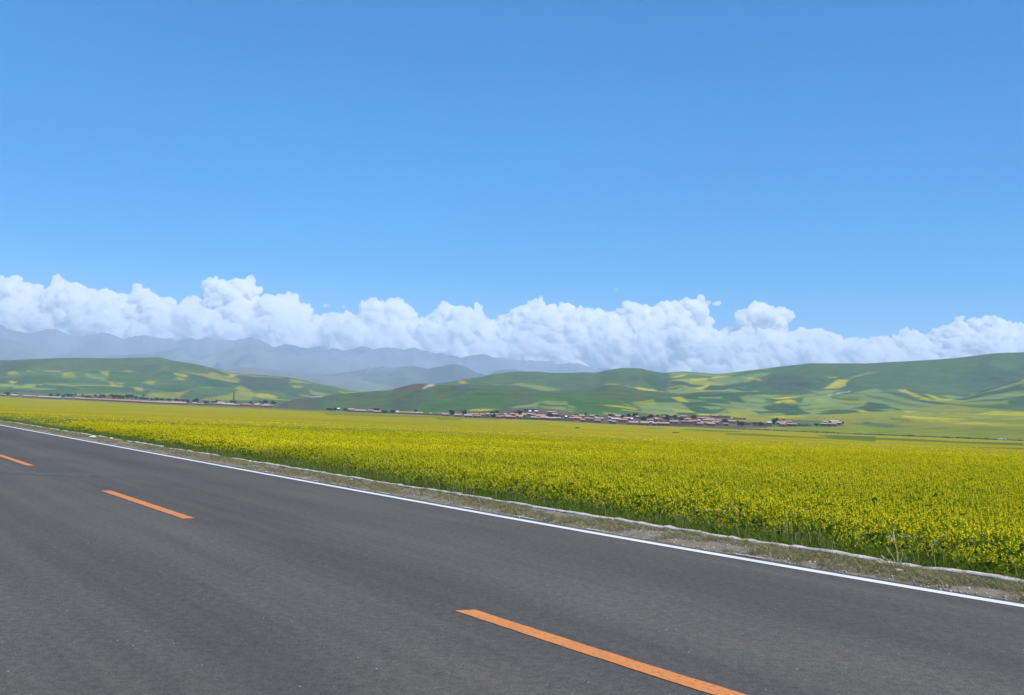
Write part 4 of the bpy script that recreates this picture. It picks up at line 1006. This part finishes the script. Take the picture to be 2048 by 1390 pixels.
for (z, T, vil, x, yt, yb, wd) in TP:
    px = z[0] + x / z[2]; base = min(z[1] + yb / z[2], float(edge(px)) - .2)
    g = ground_pt(T, px, base, 2.5); sc = g[1] / FPX
    h = max((base - z[1] - yt / z[2]) * sc, 2.5); w = max(wd / z[2] * sc, 1.6)
    k = rnd.randrange(5); tc_[vil] = tc_.get(vil, 0) + 1
    shape = 'wide bushy' if w > h * 1.15 else ('slender' if w < h * .7 else 'rounded')
    root = empty('tree', tuple(g - np.array([0, 0, .1])), '%s dark tree, %s tree from the left in the %s' % (shape, ordn[tc_[vil] - 1] if tc_[vil] <= len(ordn) else 'last', vil) , 'tree', 'trees of the ' + vil, rnd.uniform(0, 6.28))
    trm, crm = TREES[k]
    for nm, me_, mm in (('trunk', trm, M_BARK), ('crown', crm, M_LEAF[k % 2])):
        if not me_.materials: me_.materials.append(mm)
        o = bpy.data.objects.new(nm, me_); COL.objects.link(o); o.parent = root
        o.scale = (w / .66, w / .66, h / .9)

# brick chimney, mast, poles, bushes in the crop
g = ground_pt(TL, 467, 740 + 345 / 5.12, 2.); sc = g[1] / FPX
hc = (805.5 - 781.7) * sc
ch = empty('chimney', tuple(g - np.array([0, 0, .2])), 'tall dark brick factory chimney rising from the far left village', 'chimney')
M_CHIM = noise_mat('sooty_brick', (.03, .035, .03), (.06, .06, .05), .6)
b = MB(); b.box((0, 0, .9), (3.4, 3.4, 1.8)); link('base', b.build('base'), M_CHIM, ch)
b = MB(); b.tube((0, 0, 1.8), (0, 0, hc - .6), 1.25, .75, 14); link('shaft', b.build('shaft'), M_CHIM, ch)
b = MB(); b.tube((0, 0, hc - .6), (0, 0, hc), .92, .92, 14); link('cap', b.build('cap'), M_CHIM, ch)
p = at_depth(316, 714.6, 3000.); M_STEEL = noise_mat('painted_steel', (.25, .27, .3), (.35, .37, .4), 2, .5, .4)
ms = empty('radio_mast', tuple(p), 'thin radio mast on the crest of the left hill', 'mast')
b = MB(); H_ = 12 * 3000 / FPX
for k in range(3):
    a = k * 2.094; b.tube((1.1 * math.cos(a), 1.1 * math.sin(a), -1), (.15 * math.cos(a), .15 * math.sin(a), H_), .16, .1, 5)
for q in range(8):
    zq = H_ * q / 8; rr = 1.1 - .95 * q / 8
    for k in range(3):
        a, a2 = k * 2.094, (k + 1) * 2.094
        b.tube((rr * math.cos(a), rr * math.sin(a), zq), (rr * .87 * math.cos(a2), rr * .87 * math.sin(a2), zq + H_ / 8), .06, .06, 4)
link('lattice', b.build('lattice'), M_STEEL, ms)
b = MB(); b.tube((0, 0, H_ - .2), (0, 0, H_ + 2.2), .09, .05, 5); link('antenna', b.build('antenna'), M_STEEL, ms)
for k, (x, lb) in enumerate(((340, 'left one of two thin wooden poles side by side above the far village'), (372, 'right one of two thin wooden poles side by side above the far village'))):
    g = ground_pt(TL, 350 + x / 5.12, 740 + 338 / 5.12, 2.); hp = 54 / 5.12 * g[1] / FPX
    u = empty('utility_pole', tuple(g), lb, 'pole', 'utility poles of the far village')
    b = MB(); b.tube((0, 0, -.3), (0, 0, hp), .2, .13, 7); link('pole', b.build('pole'), M_BARK, u)
    b = MB(); b.box((0, 0, hp - .7), (2.4, .16, .18)); b.box((0, 0, hp - 1.6), (1.8, .16, .18)); link('crossarm', b.build('crossarm'), M_BARK, u)
def bush(px, py, wpx, hpx, label, T=None):
    g0 = ip(px, E_DP)
    lo, hi = 30., float(g0)
    for _ in range(50):                       # distance where the crop shows at this pixel
        md = (lo + hi) / 2; k = float(ray(px, py)[0] / ray(px, py)[1])
        zz = float(field_z(np.array([float(px)]), np.array([md]))[0]); want = float(at_depth(px, py, md)[2])
        if want > zz: lo = md
        else: hi = md
    g = at_depth(px, py, md); sc = md / FPX
    r_ = empty('bush', tuple(g - np.array([0, 0, .3])), label, 'bush', 'dark bushes standing in the crop')
    me_ = TREES[1][1].copy(); me_.materials.clear()
    o = link('foliage', me_, M_LEAF[0], r_); o.location = (0, 0, -.35 * hpx * sc); o.scale = (wpx * sc / .7, wpx * sc / .7, hpx * sc * 1.5)
    b = MB(); b.tube((0, 0, -.5), (.05, 0, hpx * sc * .6), .06, .03, 6); b.tube((0, 0, 0), (.4, .1, hpx * sc * .6), .04, .02, 6); link('stem', b.build('stem'), M_BARK, r_)
bush(1154.5, 856, 7, 3, 'dark low bush in the yellow crop below the dark earth compound')
bush(1351, 865.5, 10, 3.4, 'wider dark low bush in the yellow crop below the red roofs')

# stream beyond the crop on the right
M_WATER = noise_mat('stream_water', (.25, .28, .3), (.4, .42, .44), .3, .15, .6)
sx = np.arange(1470, 2420, 5.); py = edge(sx); dp = ip(sx, E_DP)
a0 = at_depth(sx, py + 1.5, dp + 1.2); b0 = at_depth(sx, py - .2, dp + 9)
zt = np.minimum(a0[:, 2], b0[:, 2]) - .0
v = np.stack([np.c_[a0[:, :2], zt], np.c_[b0[:, :2], zt + .1]], 1).reshape(-1, 3)
link('stream', mesh_np('stream', v, grid_faces(len(sx), 2)), M_WATER, kind='structure')
r = np.random.default_rng(77); V, Fc = [], []
for i in range(2600):
    px = r.uniform(1475, 2400); dd = float(ip(px, E_DP)) + (r.uniform(.5, 2) if r.random() < .45 else r.uniform(8, 13))
    base = at_depth(px, float(edge(px)) + (1.2 if dd < ip(px, E_DP) + 5 else -1.0), dd); R = r.uniform(.35, 1.0) * (.35 + .65 * (fbm(np.array([px / 26.]), np.array([1.]), 3, 4)[0] > -.15))
    for _ in range(9):
        p = r.normal(size=3) * R * .55; p[2] = abs(p[2]) * .8; p += base
        u = r.normal(size=3); u /= np.linalg.norm(u); w = np.cross(u, r.normal(size=3)); w /= np.linalg.norm(w)
        s = r.uniform(.12, .3); n = len(V); V += [p - u * s, p + w * s * .7, p + u * s, p - w * s * .7]; Fc.append([n, n + 1, n + 2, n + 3])
link('bank_scrub', mesh_np('bank_scrub', np.array(V), np.array(Fc)), leaf_mat('scrub_leaves', (.03, .04, .022), (.075, .075, .04), .2), kind='stuff', label='dark scrub along both banks of the stream', cat='scrub')
b = MB(); g = at_depth(2003, float(edge(2003)) - 1.2, float(ip(2003, E_DP)) + 8)
fb = empty('footbridge', tuple(g), 'pale flat slab bridge over the dark stream at the right', 'bridge')
b.box((0, 0, .5), (5.4, 2.4, .3)); link('deck', b.build('deck'), M_LIME, fb)
for s_ in (-2.2, 2.2):
    b = MB(); b.box((s_, 0, -.2), (.6, 2.2, 1.1), 0, 0, .9); link('pier', b.build('pier'), M_KERB, fb)
# ------------------------------------------------------------------ plants near the road
def leafy(t): pass
M_STEM = leaf_mat('rape_stem', (.12, .19, .015), (.22, .29, .03), .45)
M_PETAL = leaf_mat('rape_petal', (.60, .51, .010), (.87, .76, .03), .4, (.74, .8, .8))
M_DRY = leaf_mat('dry_grass', (.2, .165, .08), (.40, .345, .2), .3)
M_GRASS = leaf_mat('green_grass', (.10, .165, .02), (.21, .28, .05), .4)
M_WHITEFL = leaf_mat('white_petal', (.7, .72, .68), (.85, .86, .82), .3)
M_STONE = noise_mat('grit_stone', (.2, .18, .16), (.5, .47, .44), 20)

class PM:
    def __init__(s): s.V = []; s.F = []; s.M = []
    def quad(s, a, b, c, d, m): n = len(s.V); s.V += [a, b, c, d]; s.F.append([n, n + 1, n + 2, n + 3]); s.M.append(m)
    def blade(s, p0, p1, p2, w0, w1, m, r):
        p0, p1, p2 = map(np.array, (p0, p1, p2)); d = p2 - p0
        u = np.cross(d, r.normal(size=3)); u = u / (np.linalg.norm(u) + 1e-9)
        n = len(s.V)
        s.V += [p0 - u * w0, p0 + u * w0, p1 - u * (w0 + w1) * .5, p1 + u * (w0 + w1) * .5, p2 - u * w1, p2 + u * w1]
        s.F += [[n, n + 1, n + 3, n + 2], [n + 2, n + 3, n + 5, n + 4]]; s.M += [m, m]
    def mesh(s, name, mats):
        me = mesh_np(name, np.array(s.V), np.array(s.F))
        for m in mats: me.materials.append(m)
        me.polygons.foreach_set('material_index', np.array(s.M, np.int32)); return me

def raceme(pm, r, top, ln, n, fs, spread):
    for _ in range(n):
        t = r.uniform(0, 1); a = r.uniform(0, 6.28); rad = spread * (1 - .55 * t) * r.uniform(.5, 1)
        c = top + np.array([rad * math.cos(a), rad * math.sin(a), -ln * (1 - t)])
        nrm = np.array([math.cos(a) * .8, math.sin(a) * .8, r.uniform(.2, 1.2)]); nrm /= np.linalg.norm(nrm)
        u = np.cross(nrm, r.normal(size=3)); u /= np.linalg.norm(u); w = np.cross(nrm, u); s = fs * r.uniform(.75, 1.2)
        pm.quad(c - u * s, c - w * s, c + u * s, c + w * s, 1)

def rape(seed, nb, nf, fs, hh=.42, leaves=9, spread=.028):
    r = np.random.default_rng(seed); pm = PM()
    h = hh * r.uniform(.9, 1.1); lean = r.normal(0, .04, 2)
    top = np.array([lean[0], lean[1], h])
    pm.blade((0, 0, -.15), (lean[0] * .4, lean[1] * .4, h * .5), top, .006, .0035, 0, r); pm.blade((0, 0, -.15), (lean[0] * .4, lean[1] * .4, h * .5), top, .006, .0035, 0, r)
    raceme(pm, r, top + (0, 0, .01), .055, nf, fs, spread * 1.25)
    for k in range(nb):
        a = r.uniform(0, 6.28); z0 = h * r.uniform(.45, .8); e = np.array([math.cos(a) * r.uniform(.07, .16), math.sin(a) * r.uniform(.07, .16), h * r.uniform(.66, 1.04)])
        s0 = np.array([lean[0] * z0 / h, lean[1] * z0 / h, z0])
        pm.blade(s0, (s0 + e) / 2 + (0, 0, -.03), e, .004, .0025, 0, r)
        raceme(pm, r, e + (0, 0, .005), .05, int(nf * r.uniform(.6, 1)), fs, spread)
    for k in range(leaves):
        a = r.uniform(0, 6.28); z0 = h * r.uniform(.05, .75); L = r.uniform(.07, .16) * (1.2 - z0 / h * .6)
        d = np.array([math.cos(a), math.sin(a), 0])
        pm.blade((0, 0, z0), d * L * .55 + (0, 0, z0 + L * .35), d * L + (0, 0, z0 + L * r.uniform(-.1, .4)), .012, .02 * r.uniform(.5, 1), 0, r)
    return pm.mesh('rapeseed_plant', [M_STEM, M_PETAL])

def grass(seed, n, h, rad, mats, w=.004, curl=.5):
    r = np.random.default_rng(seed); pm = PM()
    for k in range(n):
        a = r.uniform(0, 6.28); q = rad * math.sqrt(r.uniform(0, 1)); b = np.array([q * math.cos(a), q * math.sin(a), -.02])
        a2 = a + r.normal(0, .8); L = h * r.uniform(.4, 1.1); o = curl * r.uniform(.2, 1) * L
        pm.blade(b, b + (o * .35 * math.cos(a2), o * .35 * math.sin(a2), L * .6), b + (o * math.cos(a2), o * math.sin(a2), L * r.uniform(.75, 1)), w, w * .3, int(r.random() < .3) if len(mats) > 1 else 0, r)
    return pm.mesh('grass_tuft', mats)

def umbel(seed):
    r = np.random.default_rng(seed); pm = PM()
    for k in range(2):
        a = r.uniform(0, 6.28); e = np.array([math.cos(a) * .08, math.sin(a) * .08, r.uniform(.18, .36)])
        pm.blade((0, 0, -.03), e * (.3, .3, .6), e, .003, .002, 0, r)
        for _ in range(9):
            c = e + np.r_[r.normal(0, .014, 2), r.normal(0, .004)]; s = .007
            pm.quad(c + (-s, 0, 0), c + (0, -s, .002), c + (s, 0, 0), c + (0, s, .002), 1)
    return pm.mesh('wildflower', [M_GRASS, M_WHITEFL])

def stone(seed):
    v, f = ico_mesh(1); r = np.random.default_rng(seed); v = v * (1 + r.normal(0, .18, (len(v), 1))) * (1, .8, .5)
    me = mesh_np('grit', v * .5, f); me.materials.append(M_STONE); return me

def scatter(name, meshes, pts, scl, rot, idx, label, cat):
    protos = []
    for k, me_ in enumerate(meshes):
        o = bpy.data.objects.new(me_.name, me_); protos.append(o)
    me = bpy.data.meshes.new(name); me.vertices.add(len(pts)); me.vertices.foreach_set('co', np.asarray(pts, np.float32).ravel())
    a = me.attributes.new('scl', 'FLOAT_VECTOR', 'POINT'); a.data.foreach_set('vector', np.asarray(scl, np.float32).ravel())
    a = me.attributes.new('rot', 'FLOAT_VECTOR', 'POINT'); a.data.foreach_set('vector', np.asarray(rot, np.float32).ravel())
    a = me.attributes.new('pick', 'INT', 'POINT'); a.data.foreach_set('value', np.asarray(idx, np.int32))
    o = link(name, me, [], kind='stuff', label=label, cat=cat)
    ng = bpy.data.node_groups.new(name, 'GeometryNodeTree')
    ng.interface.new_socket('Geometry', in_out='INPUT', socket_type='NodeSocketGeometry'); ng.interface.new_socket('Geometry', in_out='OUTPUT', socket_type='NodeSocketGeometry')
    gi = ng.nodes.new('NodeGroupInput'); go = ng.nodes.new('NodeGroupOutput')
    jn = ng.nodes.new('GeometryNodeJoinGeometry')
    for p in reversed(protos):
        oi = ng.nodes.new('GeometryNodeObjectInfo'); oi.inputs['Object'].default_value = p; oi.inputs['As Instance'].default_value = True
        ng.links.new(oi.outputs['Geometry'], jn.inputs[0])
    io = ng.nodes.new('GeometryNodeInstanceOnPoints'); io.inputs['Pick Instance'].default_value = True
    def attr(nm, ty):
        n = ng.nodes.new('GeometryNodeInputNamedAttribute'); n.data_type = ty; n.inputs[0].default_value = nm; return n.outputs['Attribute']
    ng.links.new(gi.outputs[0], io.inputs['Points']); ng.links.new(jn.outputs[0], io.inputs['Instance'])
    ng.links.new(attr('pick', 'INT'), io.inputs['Instance Index']); ng.links.new(attr('scl', 'FLOAT_VECTOR'), io.inputs['Scale'])
    er = ng.nodes.new('FunctionNodeEulerToRotation'); ng.links.new(attr('rot', 'FLOAT_VECTOR'), er.inputs[0]); ng.links.new(er.outputs[0], io.inputs['Rotation'])
    ng.links.new(io.outputs[0], go.inputs[0])
    md = o.modifiers.new('scatter', 'NODES'); md.node_group = ng
    return o

def field_points(r, d0, d1, dens, pad=60, padr=760):
    """random points of the crop between two distances, inside the wedge the camera can nearly see"""
    k0 = float(ray(-pad - 40, 790)[0] / ray(-pad - 40, 790)[1]); k1 = float(ray(2048 + padr, 880)[0] / ray(2048 + padr, 880)[1])
    n = int((k1 - k0) * (d1 ** 2 - d0 ** 2) / 2 * dens)
    d = np.sqrt(r.uniform(d0 ** 2, d1 ** 2, n)); k = r.uniform(k0, k1, n)
    x, y = k * d, d; l = x * DL[0] + y * DL[1]; s = x * DS[0] + y * DS[1]
    return x, y, l, s, k, d

def px_of(k): return 1024 + k * FPX * math.cos(PIT) / 1.0      # good enough for the slow functions of azimuth
r = np.random.default_rng(5)
near_pl = [rape(200 + i, 4, 10, .0098) for i in range(6)]
mid_pl = [rape(300 + i, 4, 9, .016, .42, 4, .028) for i in range(5)]
far_pl = [rape(400 + i, 7, 5, .028, .42, 2, .05) for i in range(4)]
pts, scl, rot, idx = [], [], [], []
def add(x, y, z, s, ii):
    n = len(x)
    pts.append(np.c_[x, y, z]); scl.append(np.repeat(s[:, None], 3, 1) * r.uniform(.9, 1.1, (n, 3))); rot.append(np.c_[r.normal(0, .09, n), r.normal(0, .09, n), r.uniform(0, 6.28, n)]); idx.append(ii)
def crop(d0, d1, dens, i0, i1, sink):
    x, y, l, s, k, d = field_points(r, d0, d1, dens)
    lf = 9.36 + .2 * fbm(s / 1.5, s * 0, 3, 8) + .15 * fbm(s / .4, s * 0 + 2, 2, 9)
    m = (l > lf) & (l < 1e9); x, y, l, s, k, d, lf = (q[m] for q in (x, y, l, s, k, d, lf))
    rise = np.clip((l - lf) / .75, 0, 1)
    dn = fbm(x / 5, y / 3, 3, 12)
    keep = r.uniform(0, 1, len(x)) < (.3 + .7 * rise) * np.clip(1.0 + .5 * dn, .4, 1)
    sc = (.5 + .4 * rise) * r.uniform(.82, 1.12, len(x)) * (1 + .12 * fbm(x / 2, y / 2, 2, 14))
    px = 1024 + (k - 0) * FPX
    z = np.where(d > 45, field_z(px, d) - .42 + .0 * sink, np.minimum(field_z(px, d), 0)) - .26 * np.clip((d - 110) / 120, 0, 1)
    if d1 > 100:                               # no bloom on the green strips
        Q = np.c_[x, y, z + .35] - CAM; qz = Q @ _F; qx = 1024 + FPX * (Q @ _R) / qz; qy = 695 - FPX * (Q @ _U) / qz
        for (zo, L, g) in STRIPS:
            if g > .45: keep &= ~inpoly(qx, qy, ZG(L, *zo))
    add(x[keep], y[keep], z[keep] - .03, sc[keep], r.integers(i0, i1, keep.sum()))
crop(3.5, 26, 112, 0, 6, 0)
crop(26, 60, 72, 6, 11, .35)
crop(60, 130, 12, 11, 15, .8)
crop(130, 230, 3, 11, 15, .97)
crop(230, 360, 1.1, 11, 15, .97)
P_ = np.concatenate(pts); print('plants', len(P_))
scatter('rapeseed_flowers', near_pl + mid_pl + far_pl, P_, np.concatenate(scl), np.concatenate(rot), np.concatenate(idx), 'dense yellow rapeseed crop in full bloom beside the road', 'flower field')

# green grass and weeds in front of the crop
def edge_points(n, s0, s1, la, lb, pw=1.6):
    s = np.where(r.uniform(0, 1, n) < .12, r.uniform(-14, s0, n), s0 + (s1 - s0) * r.uniform(0, 1, n) ** pw); l = L_KERB(s) + r.uniform(la, lb, n)
    xy = s[:, None] * DS + l[:, None] * DL
    return xy[:, 0], xy[:, 1], s, l
gm = [grass(500 + i, 24, .15, .05, [M_GRASS, M_STEM], .005, .6) for i in range(4)] + [grass(510 + i, 14, .3, .06, [M_GRASS, M_DRY], .004, .5) for i in range(2)]
x, y, s, l = edge_points(9200, 1, 90, .08, .65)
sc = r.uniform(.5, 1.15, len(x)); 
scatter('edge_grass', gm, np.c_[x, y, np.full(len(x), -.02)], np.repeat(sc[:, None], 3, 1), np.c_[np.zeros((len(x), 2)), r.uniform(0, 6.28, len(x))], r.choice(6, len(x), p=[.21, .21, .21, .21, .08, .08]), 'green grass and weeds between the kerb and the crop', 'grass')
wm_ = [umbel(520 + i) for i in range(3)]
x, y, s, l = edge_points(230, 2.5, 26, .05, 1.3, 1.5)
k = fbm(s / 1.2, s * 0 + 5, 2, 33) > -.1
x, y = x[k], y[k]
scatter('wildflowers', wm_, np.c_[x, y, np.full(len(x), .0)], np.repeat(r.uniform(.5, 1.25, len(x))[:, None], 3, 1), np.c_[np.zeros((len(x), 2)), r.uniform(0, 6.28, len(x))], r.integers(0, 3, len(x)), 'small white wildflowers along the green edge of the crop', 'wildflowers')

# dry grass and grit of the verge
dm = [grass(530 + i, 16, .075, .05, [M_DRY, M_DRY], .003, 1.3) for i in range(3)] + [grass(540 + i, 14, .09, .05, [M_GRASS, M_DRY], .003, 1.0) for i in range(2)]
n = 15000
s = np.where(r.uniform(0, 1, n) < .14, r.uniform(-14, 2, n), 2 + 100 * r.uniform(0, 1, n) ** 2.2); la = L_ASPH(s) + .03; l = la + (L_KERB(s) - .1 - la) * r.uniform(0, 1, n) ** .8
k = fbm(s * 1.1, l * 2.2, 3, 44) > -.25 + .35 * (1 - np.clip((l - la) / .4, 0, 1)); s, l = s[k], l[k]
xy = s[:, None] * DS + l[:, None] * DL
scatter('verge_grass', dm, np.c_[xy, verge_z(s, l)], np.repeat(r.uniform(.5, 1.2, len(s))[:, None], 3, 1), np.c_[np.zeros((len(s), 2)), r.uniform(0, 6.28, len(s))], r.choice(5, len(s), p=[.28, .28, .28, .08, .08]), 'dry straw coloured grass on the gritty verge', 'grass')
sm = [stone(550 + i) for i in range(4)]
n = 9000
s = 2 + 70 * r.uniform(0, 1, n) ** 2.0; l = L_ASPH(s) - .05 + (L_KERB(s) - L_ASPH(s)) * r.uniform(0, 1, n)
xy = s[:, None] * DS + l[:, None] * DL
scatter('gravel', sm, np.c_[xy, np.maximum(verge_z(s, l), 0) + .003], np.repeat((.008 + .03 * r.uniform(0, 1, n) ** 4)[:, None], 3, 1), np.c_[r.uniform(0, 6.28, (n, 3))], r.integers(0, 4, n), 'loose grit and small stones on the verge', 'gravel')

# single things on the verge
def on_ground(px, py):
    d = ray(px, py); t = (0 - CAM[2]) / d[2]; return CAM + d * t
g = on_ground(1797, 1140)
t_ = empty('dry_grass_clump', (g[0], g[1], .0), 'pale dry stalks of grass sprouting in front of the kerb', 'grass clump')
rr = np.random.default_rng(9); pm = PM()
for (dx, hz_) in ((-.16, .13), (-.11, .2), (-.05, .36), (.04, .17), (.07, .13), (-.2, .08), (.0, .1), (-.08, .1), (.1, .06)):
    pm.blade((0, 0, -.02), (dx * .45, rr.normal(0, .02), hz_ * .55), (dx, rr.normal(0, .04), hz_), .004, .002, 0, rr)
    pm.blade((dx * .85, 0, hz_ * .8), (dx * .95, 0, hz_ * .93), (dx * 1.04, .01, hz_ * 1.05), .006, .004, 0, rr)
link('stalks', pm.mesh('stalks', [leaf_mat('straw', (.5, .42, .27), (.66, .58, .42), .3)]), [], t_)
link('leaves', grass(600, 46, .16, .1, [M_DRY, M_GRASS], .0035, .9), [], t_)
def rock(px, py, size, label, m, seed, flat=.5):
    g = on_ground(px, py); v, f = ico_mesh(2); q = np.random.default_rng(seed)
    nz = fbm(v[:, 0] * 1.7 + seed, v[:, 1] * 1.7 + v[:, 2], 3, seed)[:, None]
    v = v * (1 + .45 * nz) * (size, size * .7, size * flat)
    link('stone', mesh_np('stone', v, f, False), m, None, None, label, 'stone', 'loose stones on the verge', loc=(g[0], g[1], .02 + size * flat * .3))
rock(1797, 1146, .045, 'flat tan stone at the foot of the dry grass stalks', noise_mat('tan_stone', (.35, .28, .2), (.5, .42, .32), 12), 3, .4)
rock(702, 962, .035, 'small white stone on the verge beside the white line', M_LIME, 5)
rock(186, 876, .13, 'larger pale stone on the far verge at the left', M_LIME, 7, .35)
rock(222, 878, .1, 'flatter pale stone right of a larger one on the verge', M_LIME, 8, .25)

# dark tar stain across the near lane
g = on_ground(62, 947); n = 40; a = np.linspace(0, 2 * math.pi, n, endpoint=False)
rad = 1 + .35 * fbm(np.cos(a) * 1.5 + 3, np.sin(a) * 1.5, 4, 17)
q = np.stack([g[0] + 1.7 * rad * np.cos(a), g[1] + .32 * rad * np.sin(a), np.full(n, .003)], 1)
link('tar_stain', mesh_np('tar_stain', q, [list(range(n))]), noise_mat('tar_stain', (.055, .054, .054), (.105, .102, .1), 7, .85, .2, 8), kind='structure')
